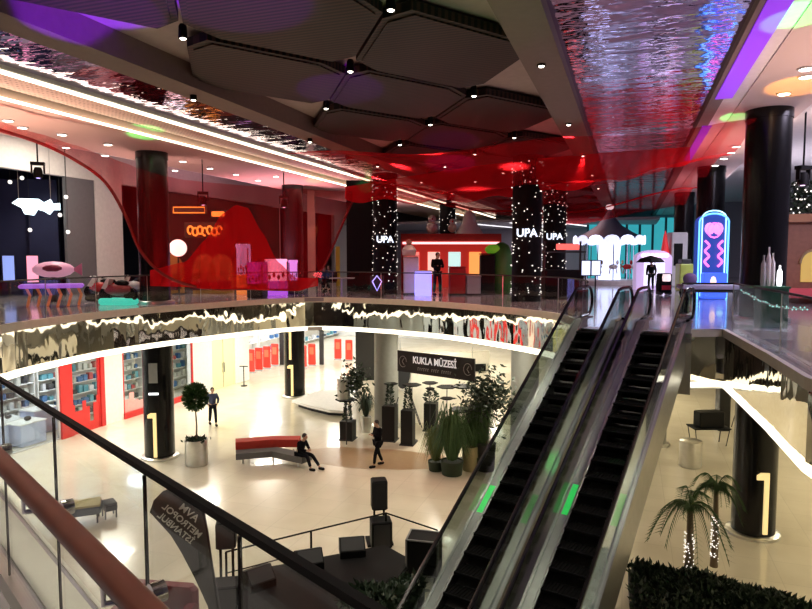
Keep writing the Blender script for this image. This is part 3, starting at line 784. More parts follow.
# potted tree
q = at(197, 464, 0)
t = thing('potted_tree', 'clipped round-headed tree in a steel drum beside the black column', 'tree', q)
MB().lathe((0, 0, 0), [(.40, 0), (.42, .05), (.42, .92), (.38, .95), (.38, .88)], 28).build('steel_pot', steel, t, True)
MB().lathe((0, 0, .86), [(.38, 0), (.02, .04)], 20).build('soil', soil, t)
mb = MB()
for k in range(160): mb.leaf((random.gauss(0, .17), random.gauss(0, .17), .9), (random.uniform(-1, 1), random.uniform(-1, 1), .8), .16, .04)
mb.build('underplanting', leafd, t)['kind'] = 'stuff'
MB().tube([(0, 0, .85), (.02, 0, 1.5), (-.02, .02, 2.1), (0, 0, 2.6)], [.035, .03, .028, .02], 8).build('trunk', trunkm, t, True)
mb = MB()
for k in range(2300):
    v_ = Vector((random.gauss(0, 1), random.gauss(0, 1), random.gauss(0, 1))).normalized()*random.uniform(.0, 1)**.45
    mb.leaf((v_.x*.42, v_.y*.42, 2.55+v_.z*.48), v_+Vector((0, 0, .2)), .12, .032)
o = mb.build('crown', leafm, t)

# display platform (white curved sheet on dark plinth)
pp = [at(292, 400, .35), at(318, 391, .35), at(347, 388, .35), at(348, 411, .35), at(330, 410, .35), at(308, 405, .35)]
t = thing('display_platform', 'low white display platform in front of the black column', 'platform', (0, 0, 0))
MB().prism([tuple(v_[:2]) for v_ in pp], .22, .35).build('platform_top', white, t)
c = sum(pp, Vector())/6
MB().prism([tuple((c+(v_-c)*.8)[:2]) for v_ in pp], 0, .22).build('plinth', dark, t)

# brown stone inlay
struct('trim_21', MB().prism([tuple(at(*q, 0)[:2]) for q in ((283, 456), (300, 450), (340, 447), (400, 450), (445, 456), (448, 468), (400, 470), (350, 468), (310, 462))], 0, .004), mat('brown_stone', (.33, .23, .13), .3))

# ---- museum corner
t = thing('banner', 'black hanging banner reading KUKLA MÜZESİ over the plinths', 'banner', (0, 0, 0))
BL = atD(398, 350, 24.3); BR = atD(475, 361, 22.2); Xb = (BR-BL); Xb.z = 0; W_ = Xb.length; Xb.normalize()
zc = 3.78; hb = .80; O = Vector(((BL.x+BR.x)/2, (BL.y+BR.y)/2, zc)); Zb = Xb.cross(Vector((0, 0, 1)))
MB().box(O, (W_, .07, hb), math.atan2(Xb.y, Xb.x)).build('board', mat('banner_black', (.015, .012, .012), .6), t)
letw = mat('letter_white', (.9, .9, .88), .5, em=(1, 1, 1), es=.35)
nrm = Zb if Zb.y < 0 else -Zb
text_mesh('title_letters', 'KUKLA MÜZESİ', .36, letw, t, face_matrix(O+nrm*.045+Vector((0, 0, .10)), Xb, (0, 0, 1)) @ Matrix.Scale(.78, 4, (1, 0, 0)), .005, .008)
mb = MB()
for k in range(17):
    if k in (6, 11): continue
    c0 = O+nrm*.05+Xb*(-.72+k*.09)+Vector((0, 0, -.21)); hh = .10 if k % 3 else .12
    mb.plate([(-.02, -hh/2), (.0, -hh/2), (.0, hh/2-.02), (.035, hh/2-.02), (.035, hh/2), (-.02, hh/2)], c0, Xb, (0, 0, 1), .006)
mb.build('subtitle_strokes', mat('dim_letter', (.35, .35, .34), .6), t)['kind'] = 'stuff'
for s_ in (-1, 1):
    mb = MB(); c0 = O+Xb*s_*(W_/2-.27)+nrm*.045
    ring = [c0+Xb*.17*math.cos(a)+Vector((0, 0, .21*math.sin(a))) for a in [R(k*24) for k in range(14)]]
    mb.tube(ring, .012, 6); mb.tube([c0+Xb*.05+Vector((0, 0, .12)), c0-Xb*.03, c0+Xb*.06+Vector((0, 0, -.12))], .014, 6); mb.build('emblem', mat('dim_emblem', (.3, .3, .29), .6), t)
for s_ in (-1, 1):
    c0 = O+Xb*s_*(W_/2-.1); MB().cyl(c0+Vector((0, 0, hb/2)), (c0.x, c0.y, 4.6), .01, n=6).build('hanging_wire', steel, t)

def plinth(x, y, h, w_, label, plant='cone'):
    q = at(x, y, 0)
    t = thing('plinth_planter', label, 'planter', q, R(-15))
    mb = MB(); mb.box((0, 0, h/2), (w_, w_, h)); mb.box((0, 0, .02), (w_+.1, w_+.1, .04)); mb.build('plinth', mat('charcoal_planter', (.02, .02, .02), .6, spec=.2), t)
    mb = MB()
    for k in range(260):
        z = random.random(); r = (.12*(1-z)+.04) if plant == 'cone' else .3*math.sin(math.pi*min(1, .25+z*.75))
        a = random.uniform(0, 6.28); rr = r*random.uniform(.4, 1)
        mb.leaf((rr*math.cos(a), rr*math.sin(a), h+z*(.9 if plant == 'cone' else .6)), (math.cos(a), math.sin(a), .6), .14, .03)
    mb.build('foliage', leafd, t)
    return t
def tray_stand(x, y, D, tiers, label):
    q = atD(x, y, D); t = thing('display_stand', label, 'display stand', (q.x, q.y, 0))
    MB().cyl((0, 0, 0), (0, 0, q.z), .02, n=8).build('pole', dark, t)
    MB().lathe((0, 0, 0), [(.25, 0), (.25, .03), (.03, .05)], 16).build('foot', dark, t)
    for dz, r in tiers: MB().lathe((0, 0, q.z+dz), [(r*.4, -.06), (r, -.01), (r, .03), (r*.9, .03)], 6).build('tray', blackm, t)
    return t
plinth(348, 439, .8, .55, 'low charcoal plinth planter with a thin cone shrub under the hanging pot')
plinth(390, 440, 1.5, .55, 'charcoal plinth against the grey column', 'cone')
plinth(408, 444, 1.45, .5, 'charcoal plinth with a thin cone shrub standing nearest the walking person')
plinth(431, 430, 1.25, .55, 'charcoal plinth in front of the pale museum wall', 'bush')
tray_stand(412, 385, 26.5, [(0, .4)], 'thin stand with one hexagonal black tray behind the nearest plinth')
tray_stand(430, 383, 27.5, [(0, .35), (-.25, .2)], 'thin stand with stacked black trays above the plinths')
tray_stand(447, 387, 27, [(0, .45), (-.5, .3)], 'thin stand with wide black tray right of the plinths')
tray_stand(463, 410, 24, [(0, .55), (.9, .45)], 'two-tier black tray stand over the tall green planters')
tray_stand(391, 384, 27.0, [(0, .3)], 'small black tray stand touching the grey column')
# hanging steel pot with plant
q = atD(346, 388, 26)
t = thing('raised_planter', 'steel pot with leafy plant raised on a slim post', 'planter', (q.x, q.y, 0))
MB().cyl((0, 0, 0), (0, 0, q.z-.5), .025, n=8).build('post', dark, t)
MB().lathe((0, 0, q.z-.5), [(.45, 0), (.45, .04), (.05, .05)], 6).build('tray', blackm, t)
MB().lathe((-.1, 0, q.z-.46), [(.26, 0), (.26, .85), (.23, .85)], 20).build('steel_pot', steel, t, True)
mb = MB()
for k in range(420): mb.leaf((random.gauss(.35, .25), random.gauss(0, .2), q.z+.1+random.gauss(.15, .32)), (random.uniform(-1, 1), random.uniform(-1, 1), random.uniform(-.6, .8)), .22, .05)
mb.build('foliage', leafd, t)
# grassy planters
def grass_pot(x, y, r, h, gh, label, m=leafm, drum=None, droop=1.0, n=420):
    q = at(x, y, 0); t = thing('potted_plant', label, 'potted plant', q)
    MB().lathe((0, 0, 0), [(r*.85, 0), (r, h), (r*.92, h), (r*.92, h-.05)], 24).build('pot', drum or trunkm, t, True)
    mb = MB()
    for k in range(n):
        a = random.uniform(0, 6.28); L_ = gh*random.uniform(.6, 1.1); o_ = random.uniform(.15, 1)
        L_ *= random.uniform(.55, 1.25); p0 = Vector((r*.5*math.cos(a)*o_, r*.5*math.sin(a)*o_, h+random.random()*gh*.35)); p1 = p0+Vector((math.cos(a)*L_*.25*o_, math.sin(a)*L_*.25*o_, L_*.75)); p2 = p0+Vector((math.cos(a)*L_*.6*o_, math.sin(a)*L_*.6*o_, L_*(.75-.55*droop*o_)))
        s_ = Vector((-math.sin(a), math.cos(a), 0))*.018
        mb.add([p0-s_, p0+s_, p1+s_, p1-s_, p2], [(0, 1, 2, 3), (3, 2, 4)])
    mb.build('foliage', m, t); return t
grass_pot(366, 432, .25, .7, .9, 'small grass plant in a pale drum beside the low plinth', leafd, steel)
grass_pot(452, 474, .42, .5, 1.6, 'drooping green grass plant filling the tall planter right of the walkway', leafm, leafd, 1.4, 800)
grass_pot(436, 470, .3, .35, 1.1, 'yellow-green drooping grass plant left of the tall green planter', mat('leaf_olive', (.10, .14, .03), .6, noise=.4), leafd, 1.5)
grass_pot(478, 468, .4, .5, 1.7, 'feathery green plant just left of the escalator cladding', leafm, leafd, 1.2, 700)
grass_pot(470, 470, .3, .9, .7, 'straw coloured wicker pot plant among the green planters', leafm, mat('wicker', (.35, .3, .16), .8))
q = at(486, 470, 0)
t = thing('potted_tree', 'dark broad-leaved tree right of the museum banner', 'tree', q)
MB().lathe((0, 0, 0), [(.3, 0), (.36, 1.0), (.3, 1.0)], 16).build('pot', dark, t, True)
MB().tube([(0, 0, .9), (.05, 0, 1.8), (0, 0, 2.6)], .04, 8).build('trunk', trunkm, t)
mb = MB()
for k in range(1100):
    v_ = Vector((random.gauss(0, .42), random.gauss(0, .38), random.gauss(2.7, .42))); mb.leaf(v_, (random.uniform(-1, 1), random.uniform(-1, 1), random.uniform(-.8, .5)), .24, .045)
mb.build('crown', leafd, t)
# white museum backdrop with round-headed niche and easel legs
q = atD(415, 400, 29.5)
t = thing('backdrop_wall', 'pale free-standing backdrop with a dark oval niche behind the plinths', 'backdrop', (q.x, q.y, 0), R(10))
MB().bb(-1.6, 3.6, 0, .15, 0, 3.3).build('panel', cream, t)
MB().plate([(.36*math.cos(a), .75*math.sin(a)) for a in [R(k*18) for k in range(20)]], (-.6, -.04, 2.4), (1, 0, 0), (0, 0, 1), .06).build('oval_niche', dark, t)
MB().tube([(-.6+.42*math.cos(a), -.06, 2.4+.82*math.sin(a)) for a in [R(k*18) for k in range(21)]], .03, 6).build('niche_frame', white, t)
MB().bb(.6, 3.4, -.08, 0, 2.35, 2.7).build('shelf_band', blackm, t)
for s_ in (-1, 1):
    for k in (0, 1): MB().cyl((-.6+s_*.3, -.3-.4*k, 1.4), (-.6+s_*.75, -.4-.5*k, 0), .02, n=6).build('easel_leg', dark, t)

# ================================================================== STAGE AREA
def G(x, y, z=0): return at(x, y, z)
stz = .4
sp = [G(240, 572, stz), G(385, 545, stz), G(412, 560, stz), G(330, 660, stz), G(235, 650, stz)]
t = thing('stage_platform', 'low black stage platform in the middle of the lower floor', 'stage', (0, 0, 0))
MB().prism([tuple(v_[:2]) for v_ in sp], .06, stz).build('deck', blackm, t)
c = sum(sp, Vector())/5
MB().prism([tuple((c+(v_-c)*1.01)[:2]) for v_ in sp], stz-.07, stz-.03).build('edge_strip', steel, t)
for i, v_ in enumerate(sp): q = c+(v_-c)*.93; MB().cyl((q.x, q.y, 0), (q.x, q.y, .1), .04, n=8).build('foot', steel, t)
# railing
rp = [G(226, 552, 1.0), G(311, 531, 1.0), G(386, 513, 1.0), G(437, 530, 1.0)]
t = thing('barrier_rail', 'thin black barrier railing around the back of the stage', 'railing', (0, 0, 0))
MB().tube([rp[0], rp[1]], .022, 8).build('rail', blackm, t); MB().tube([rp[1], rp[2]], .022, 8).build('rail', blackm, t); MB().tube([rp[2], rp[3]], .022, 8).build('rail', blackm, t)
MB().tube([rp[0]-Vector((0, 0, .5)), rp[1]-Vector((0, 0, .5))], .015, 8).build('mid_rail', blackm, t)
for v_ in rp: MB().cyl((v_.x, v_.y, 0), v_, .028, n=8).build('post', blackm, t)
def speaker_stack(x, ytop, ybot, D, label, subw=.55, wd=.42):
    P0 = atD(x, ytop, D); P1 = atD(x, ybot, D); h = P0.z-P1.z
    t = thing('speaker_stand', 'twin-pole black stand carrying the '+label, 'speaker stand', (P0.x, P0.y, 0), R(10))
    for s_ in (-1, 1): MB().cyl((s_*.13, 0, .0), (s_*.13, 0, P1.z), .03, n=8).build('pole', blackm, t)
    MB().box((0, 0, .03), (.7, .6, .06)).build('base_plate', blackm, t)
    s = thing('loudspeaker', 'tall black '+label, 'loudspeaker', (P0.x, P0.y, P1.z), R(10))
    MB().rbox((0, 0, h/2), (wd, .4, h), .03).build('cabinet', blackm, s); MB().box((0, -.205, h/2), (wd*.85, .01, h*.9)).build('grille', dark, s)
    b = thing('subwoofer', 'black subwoofer box at the foot of the '+label, 'subwoofer', (P0.x, P0.y+.0, stz if 0 else .06), R(10))
    MB().rbox((0, -.35, .36), (subw, .5, .72), .03).build('cabinet', blackm, b); MB().box((0, -.605, .36), (subw*.8, .01, .6)).build('grille', dark, b)
speaker_stack(379, 479, 508, 16.9, 'loudspeaker at the back corner of the stage')
speaker_stack(226, 520, 546, 13.6, 'loudspeaker beside the feather flag', .6)
def monitor(x, y, rz, label):
    q = G(x, y, stz); t = thing('stage_monitor', label, 'stage monitor', (q.x, q.y, stz), rz)
    prof = [(-.28, 0), (.28, 0), (.28, .16), (.02, .42), (-.28, .30)]
    MB().plate(prof, (0, 0, 0), (0, 1, 0), (0, 0, 1), .62).build('cabinet', blackm, t)
    MB().add([(-.28, .27, .19), (.28, .27, .19), (.28, .05, .42), (-.28, .05, .42)], [(0, 1, 2, 3)]).build('grille', dark, t)
monitor(309, 566, R(200), 'wedge stage monitor standing left on the stage'); monitor(352, 553, R(190), 'wedge stage monitor nearest the tall loudspeaker'); monitor(258, 585, R(220), 'wedge stage monitor at the left stage corner')
# flight case
q = G(424, 578, 0)
t = thing('flight_case', 'grey-edged black equipment case beside the escalator', 'flight case', (q.x, q.y, 0), R(-12))
MB().box((0, 0, .62), (.75, .6, .85)).build('case_body', blackm, t)
mb = MB()
for a in (-1, 1):
    for b in (-1, 1): mb.box((a*.375, b*.3, .62), (.04, .04, .87))
for zz in (.2, 1.045):
    for a in (-1, 1): mb.box((a*.375, 0, zz), (.04, .62, .03)); mb.box((0, a*.3, zz), (.77, .04, .03))
mb.build('edge_trim', grey, t)
for a in (-1, 1):
    for b in (-1, 1): MB().cyl((a*.3-.02, b*.22, .08), (a*.3+.02, b*.22, .08), .08, n=10).build('caster', dark, t)
# hedge by the stage
def hedge(label, poly, h, n, m=leafd, lights=0):
    t = thing('planting_bed', label, 'planting bed', (0, 0, 0)); P_ = [Vector((*q[:2], 0)) for q in poly]
    MB().prism([tuple(v_[:2]) for v_ in P_], 0, .28).build('planter_box', dark, t)
    mb = MB(); N_ = len(P_)
    c = sum(P_, Vector())/N_
    for k in range(n):
        i = random.randrange(N_); a, b = P_[i], P_[(i+1) % N_]; s_, r_ = random.random(), random.random()**.5
        q = c+((a+(b-a)*s_)-c)*r_*.98
        hh = h*(.6+.4*math.sin(q.x*3.1)*math.cos(q.y*2.7))
        mb.leaf((q.x, q.y, .25+random.random()*hh), (random.uniform(-1, 1), random.uniform(-1, 1), random.uniform(0, 1.2)), .22, .045)
    o = mb.build('shrubs', m, t); o['kind'] = 'stuff'
    return t
hedge('dark low shrub bed in front of the stage beside the escalator', [G(340, 606, .2), G(395, 588, .2), G(425, 596, .2), G(420, 680, .2), G(330, 680, .2)], .5, 2500)
hedge('dark shrub bed with palms at the lower right', [G(628, 572, .2), G(660, 577, .2), G(720, 588, .2), G(770, 601, .2), G(830, 618, .2), G(830, 800, .2), G(640, 800, .2)], .32, 9000, leafd)
# feather flag
t = thing('feather_flag', 'dark feather flag banner with mirrored lettering leaning beside the stage', 'flag', (0, 0, 0))
D_ = 12.6
out = [(150, 512), (154, 500), (163, 491), (175, 487), (187, 490), (197, 500), (205, 514), (208, 530), (213, 565), (219, 600), (224, 640), (219, 644), (208, 606), (195, 578), (182, 553), (171, 535), (160, 523)]
P3 = [atD(x, y, D_) for x, y in out]; c = P3[0]
MB().plate([((v_-c).x, (v_-c).z) for v_ in P3], c, (1, 0, 0), (0, 0, 1), .03).build('cloth', mat('flag_cloth', (.035, .035, .038), .7), t)
MB().tube([atD(x, y, D_) for x, y in ((222, 655), (223, 640), (217, 600), (212, 565), (207, 530), (203, 512), (196, 498), (187, 489), (175, 485.5))], .022, 8).build('pole', blackm, t, True)
q = atD(222, 655, D_)
MB().lathe((q.x, q.y, 0), [(.35, 0), (.35, .05), (.05, .09)], 16).build('foot', blackm, t)
MB().cyl((q.x, q.y, .05), q, .03, n=8).build('foot_post', blackm, t)
flw = mat('flag_lettering', (.75, .75, .72), .6)
c = atD(182, 521, D_-.04); ang = R(-41)
Xf = Vector((-math.cos(ang), 0, -math.sin(ang))); Yf = Vector((-math.sin(ang), 0, math.cos(ang)))
Xr = Vector((math.cos(ang), 0, math.sin(ang)))
for txt, sz, dy in (('AVM', .22, .22), ('METROPOL', .19, 0.0), ('İSTANBUL', .19, -.20)):
    O = c+Yf*dy
    Mx = Matrix(((-Xr.x, Yf.x, 0, O.x), (0, 0, 1, O.y), (-Xr.z, Yf.z, 0, O.z), (0, 0, 0, 1)))
    text_mesh('lettering', txt, sz, flw, t, Mx, .004, .003)

# ================================================================== PALMS
def palm(x, D, hz, label, s=1.0):
    b = Vector((PX(x, D), D, 0)); t = thing('palm_tree', label, 'palm', b)
    MB().tube([(0, 0, .25), (.02, 0, hz*.5), (0, .02, hz)], [.11*s, .08*s, .06*s], 10).build('trunk', trunkm, t, True)
    mb = MB()
    for k in range(90): a = random.uniform(0, 6.28); z = random.uniform(.4, hz*.68); mb.ball((.1*s*math.cos(a), .1*s*math.sin(a), z), .014, 5)
    o = mb.build('fairy_lights', fairy, t); o['kind'] = 'stuff'
    for k in range(15):
        a = 2*math.pi*k/15*2.0+.3; L_ = 1.4*s*random.uniform(.85, 1.1); mb = MB(); pts = []
        up = random.uniform(.25, 1.0)
        for j in range(9):
            q = j/8; pts.append(Vector((math.cos(a)*L_*q*(.4+.3*(1-up)), math.sin(a)*L_*q*(.4+.3*(1-up)), hz+L_*(1.0*up+.15)*q-L_*1.15*q*q)))
        mb.tube(pts, [.014*(1-.8*j/8) for j in range(9)], 5)
        for j in range(1, 9):
            for sd in (-1, 1):
                for h_ in (0, .33, .66):
                    q = pts[j-1].lerp(pts[j], h_); nn = Vector((-math.sin(a), math.cos(a), 0))*sd; l = .34*s*(1-.5*j/8)
                    e = q+nn*l*.75+Vector((math.cos(a)*.12, math.sin(a)*.12, -.2*l-.06)); w_ = Vector((math.cos(a), math.sin(a), 0))*.018
                    mb.add([q-w_, q+w_, e], [(0, 1, 2)])
        mb.build('frond', leafm, t)
    return t
palm(698, 14.4, 2.0, 'palm with lit trunk left of the two in the right bed', 1.05)
palm(724, 15.0, 2.2, 'thinner palm with lit trunk right of the two in the right bed', .85)

# ================================================================== LOWER SHOPS (local x=v, y=u)
rz = -TH
def lw(name, mb, m): return struct(name, mb, m, rz=rz)
wl = MB()
for (a, b) in ((22.85, 24.0), (29.2, 30.9), (33.2, 34.5)): wl.bb(-23.1, -22.7, a, b, 0, 4.6)
lw('wall_lower_left', wl, white)
lw('wall_lower_shop_back', MB().bb(-28.2, -28, 5, 60, 0, 4.6), white)
lw('wall_lower_far', MB().bb(-28, 24, 58, 58.3, 0, 4.6), white)
lw('wall_lower_right', MB().bb(18, 18.3, -9, 58, 0, 4.6), white)
lw('wall_lower_gallery', MB().bb(-28, -22.7, 34.5, 34.7, 0, 4.6), white)
# frosted yellow door
o = lw('door_1', MB().bb(-22.95, -22.78, 30.9, 33.2, 0, 3.3), mat('pale_yellow_door', (.80, .74, .35), .5, em=(1, .92, .5), es=.25))
for s_ in (31.98, 32.12): MB().bb(-22.76, -22.70, s_-.02, s_+.02, .9, 1.5).build('door_handle', steel, o)
MB().bb(-22.77, -22.75, 32.04, 32.06, 0, 3.3).build('door_gap', grey, o)
lw('trim_22', MB().bb(-22.95, -22.7, 30.9, 33.2, 3.3, 4.6), cream)
# window frames and panes
def shop_window(n, u0, u1, sill, frame):
    o = lw('window_%d' % n, MB().bb(-22.78, -22.7, u0, u1, sill, sill+.06).bb(-22.8, -22.7, u0, u0+.08, sill, 4.5).bb(-22.8, -22.7, u1-.08, u1, sill, 4.5).bb(-22.8, -22.7, u0, u1, 4.42, 4.6), frame)
    MB().bb(-22.75, -22.74, u0, u1, sill, 4.5).build('pane', shopglass, o)
shop_window(1, 11, 20.4, 0, lgrey); shop_window(2, 21.0, 22.6, 0, red); shop_window(3, 24.0, 29.2, 0, red)
lw('trim_23', MB().bb(-22.85, -22.6, 20.4, 21.0, 0, 4.6).bb(-22.8, -22.65, 22.62, 22.85, 0, 4.6), red)
lw('trim_24', MB().bb(-22.75, -22.62, 24, 29.2, 0, .28), red)
# red skyline decals on the glass
mb = MB()
for k, h_ in enumerate((1.3, 1.0, 1.0, 1.4, 1.1, .4, 1.2, 1.5)): mb.bb(-22.73, -22.715, 21.0+k*.2, 21.2+k*.2, 0, h_)
tag(mb.build('window_decal', red, None, rz=rz), 'red stepped decal along the bottom of the framed shop window', 'decal')
mb = MB()
for k, h_ in enumerate((.9, 1.2, .8, .7, 1.1, .6, .7, .5)): mb.bb(-22.73, -22.715, 24.1+k*.3, 24.4+k*.3, .28, h_)
tag(mb.build('window_decal', mat('pale_red_decal', (.8, .35, .33), .5), None, rz=rz), 'pale red decal on the shop window left of the black column', 'decal')
# shelves with goods
prodm = [mat('goods_%d' % i, c_, .5) for i, c_ in enumerate(((.05, .15, .35), (.7, .7, .72), (.05, .05, .06), (.5, .08, .08), (.12, .35, .42), (.55, .55, .5)))]
shelf_proto = {}
def shelf(u, v, width, label, glab, rot=0, h=3.6, rows=7, ppr=6):
    P_ = UV(u, v); t = thing('shelf_unit', label, 'shelf', P_, -TH+rot)
    key = (width, h, rows)
    mb = MB()
    for s_ in (-1, 1): mb.box((0, s_*width/2, h/2), (.45, .04, h))
    mb.build('side_panels', white, t); MB().box((-.22, 0, h/2), (.02, width, h)).build('back_panel', white, t)
    for r_ in range(rows):
        z = .25+r_*(h-.4)/(rows-1); MB().box((0, 0, z), (.45, width-.05, .03)).build('shelf_board', white, t)
        if r_ == rows-1: continue
        for k in range(ppr):
            wd = random.choice((.16, .22, .28)); hh = random.uniform(.18, .38); mi = random.randrange(6); kk = (wd, mi)
            if kk not in shelf_proto: m_ = MB().rbox((0, 0, .5), (.24, wd, 1), .015); pr = m_.build('product_box', prodm[mi]); shelf_proto[kk] = pr
            else: pr = shelf_proto[kk].copy(); col.objects.link(pr)
            y = -width/2+.2+(k+.5)*(width-.4)/ppr; q = Matrix.Rotation(-TH+rot, 4, 'Z') @ Vector((0.05, y, 0))
            pr.location = P_+q+Vector((0, 0, z+.016)); pr.rotation_euler.z = -TH+rot; pr.scale = (1, 1, hh)
            tag(pr, 'small boxed article on the shelves '+glab, 'boxed product', 'boxed articles '+glab)
for i, (u, lab, gl) in enumerate(((21.2, 'white wall shelf at the far left of the lower shops', 'at the far left of the lower shops'), (23.7, 'second white wall shelf behind the lower left shop glass', 'second from the left below'), (26.2, 'white wall shelf just left of the red pier', 'just left of the red pier'))):
    shelf(u, -26.6, 2.3, lab, gl, ppr=5)
shelf(23.5, -24.6, 2.0, 'white shelf right behind the red-framed window', 'behind the red-framed window', ppr=5)
shelf(26.6, -24.9, 1.8, 'white shelf left of the black column behind glass', 'left of the black column behind glass', ppr=5)
shelf(30.2, -24.9, 2.4, 'white shelf right of the black column behind glass', 'right of the black column behind glass', ppr=5)
# pale display counters behind the left glass
lav = mat('lavender_counter', (.50, .55, .78), .4)
for i, (u, v, hh) in enumerate(((18.2, -24.1, .95), (19.9, -25.2, .75), (19.5, -23.6, .9), (21.0, -24.6, 1.05))):
    P_ = UV(u, v); t = thing('display_counter', ['pale lilac counter farthest left behind the lower shop glass', 'lower pale lilac counter second from the left', 'pale lilac counter third from the left, nearest the glass', 'pale lilac counter beside the red pier'][i], 'counter', P_, -TH)
    MB().rbox((0, 0, hh/2), (.9, 1.2, hh), .03).build('cabinet', lav, t); MB().box((0, 0, hh+.02), (.96, 1.26, .03)).build('counter_top', white, t); MB().ball((0, .1, hh+.13), (.12, .16, .10), 8).build('folded_goods', dark, t)
# red security gates
gate = None
GP = [(251, 373), (259, 371), (267, 369), (275, 366), (303, 368), (312, 366), (338, 360), (349, 361)]
for i, (x, y) in enumerate(GP):
    q = at(x, y, 0)
    if gate is None:
        t = thing('security_gate', 'x', 'security gate', q, -TH+R(8), 'red security gates')
        MB().rbox((0, 0, .85), (.55, .12, 1.5), .04).build('panel', mat('gate_red', (.75, .05, .03), .5), t); MB().box((0, 0, .05), (.6, .3, .1)).build('foot', lgrey, t); MB().box((0, -.07, 1.1), (.3, .02, .5)).build('sign_plate', mat('gate_orange', (.8, .2, .1), .5), t); gate = t
    else: t = copy_tree(gate); t.location = q
    t['label'] = ['leftmost red security gate beside the white wall end', 'second red security gate from the white wall end', 'third red security gate from the white wall end', 'red security gate standing nearest the black column on its left', 'red security gate just right of the far black column', 'red security gate second to the right of the far black column', 'distant red security gate left of the raised steel pot', 'distant red security gate above the raised steel pot'][i]
# distant bright shop wall with shelves
for i, u in enumerate((37.5, 41.2, 44.9, 48.6, 52.3, 56)):
    w_ = ['behind the leftmost security gates', 'behind the second pair of security gates', 'left of the far black column', 'right of the far black column', 'behind the raised steel pot', 'far back beside the grey column']
    shelf(u, -27.5, 3.4, 'long white goods shelf '+w_[i], w_[i], ppr=4, h=4.0, rows=5)
# far dark posts between shops
for i, x in enumerate((281, 321, 362)):
    D = 46; t = tag(MB().bb(-.15, .15, -.15, .15, 0, 4.6).build('shop_post', dark, None, loc=(PX(x, D), D, 0)), ['slim dark post left of the far black column', 'slim dark post between the distant security gates', 'slim dark post left of the grey column'][i], 'post')
q = atD(370, 380, 40); tag(MB().bb(-.9, .9, 0, .3, 0, 4.6).build('dark_partition', dark, None, loc=(q.x, q.y, 0)), 'dark partition wall piece behind the grey column downstairs', 'partition')
# stanchion
q = at(244, 386, 0); t = thing('stanchion', 'slim black stanchion by the end of the white wall', 'stanchion', q); MB().cyl((0, 0, 0), (0, 0, 1.2), .03, n=8).build('post', blackm, t); MB().lathe((0, 0, 0), [(.2, 0), (.2, .03), (.03, .05)], 12).build('foot', blackm, t); MB().box((0, 0, 1.2), (.5, .04, .05)).build('crossbar', blackm, t)

# right lower side
q = at(690, 466, 0); t = thing('planter_drum', 'plain steel drum planter behind the right escalator', 'planter', q)
MB().lathe((0, 0, 0), [(.38, 0), (.40, .04), (.40, .95), (.36, .97)], 24).build('drum', steel, t, True); MB().lathe((0, 0, .9), [(.36, 0), (.05, .03)], 16).build('soil', soil, t)
q = at(708, 444, 0); t = thing('side_table', 'black tray table with dark box behind the right escalator', 'table', q)
MB().box((0, 0, .72), (1.5, .8, .05)).build('table_top', blackm, t)
for a in (-1, 1):
    for b in (-1, 1): MB().cyl((a*.6, b*.3, 0), (a*.7, b*.36, .7), .02, n=6).build('leg', dark, t)
tag(MB().rbox((0, 0, .32), (1.1, .5, .64), .03).build('black_box', blackm, None, loc=(q.x, q.y, .75), rz=R(8)), 'black box resting on the tray table at the right', 'box')
q = at(722, 430, 0); tag(MB().bb(-.25, .25, -.2, .2, 0, 3.0).build('black_totem', black, None, loc=(q.x, q.y, 0)), 'black totem behind the tray table at the right', 'totem')
q = at(738, 427, 0); t = thing('easel', 'thin crossed-leg easel right of the black totem', 'easel', q)
for s_ in (-1, 1): MB().cyl((s_*.3, 0, 0), (-s_*.3, .1, 2.2), .02, n=6).build('leg', dark, t)
q = at(668, 455, 0); t = column(q.x, q.y+1.5, .5, 0, 4.6, gcol, 'grey round column seen through the right escalator glass')

# ================================================================== UPPER DECK THINGS
def U(x, D): return Vector((PX(x, D), D, UP))
# left games room: glowing hanging sign
q = atD(35, 206, 27.5)
t = thing('hanging_sign', 'glowing white ragged-outline sign hanging in the dark blue shop', 'sign', (q.x, q.y, q.z), R(20))
MB().plate([(-.85, .1), (-.6, .3), (.15, .3), (.35, .15), (.6, .3), (.7, .1), (.95, .15), (.95, -.15), (.7, -.15), (.55, -.35), (.3, -.2), (.1, -.15), (-.05, -.4), (-.4, -.35), (-.5, -.1)], (0, 0, 0), (1, 0, 0), (0, 0, 1), .12).build('lit_face', glow('sign_white', (.7, .9, 1), 2.2), t)
for s_ in (-.6, .6): MB().cyl((s_, 0, .25), (s_, 0, 12.7-q.z), .012, n=6).build('hanger', steel, t)
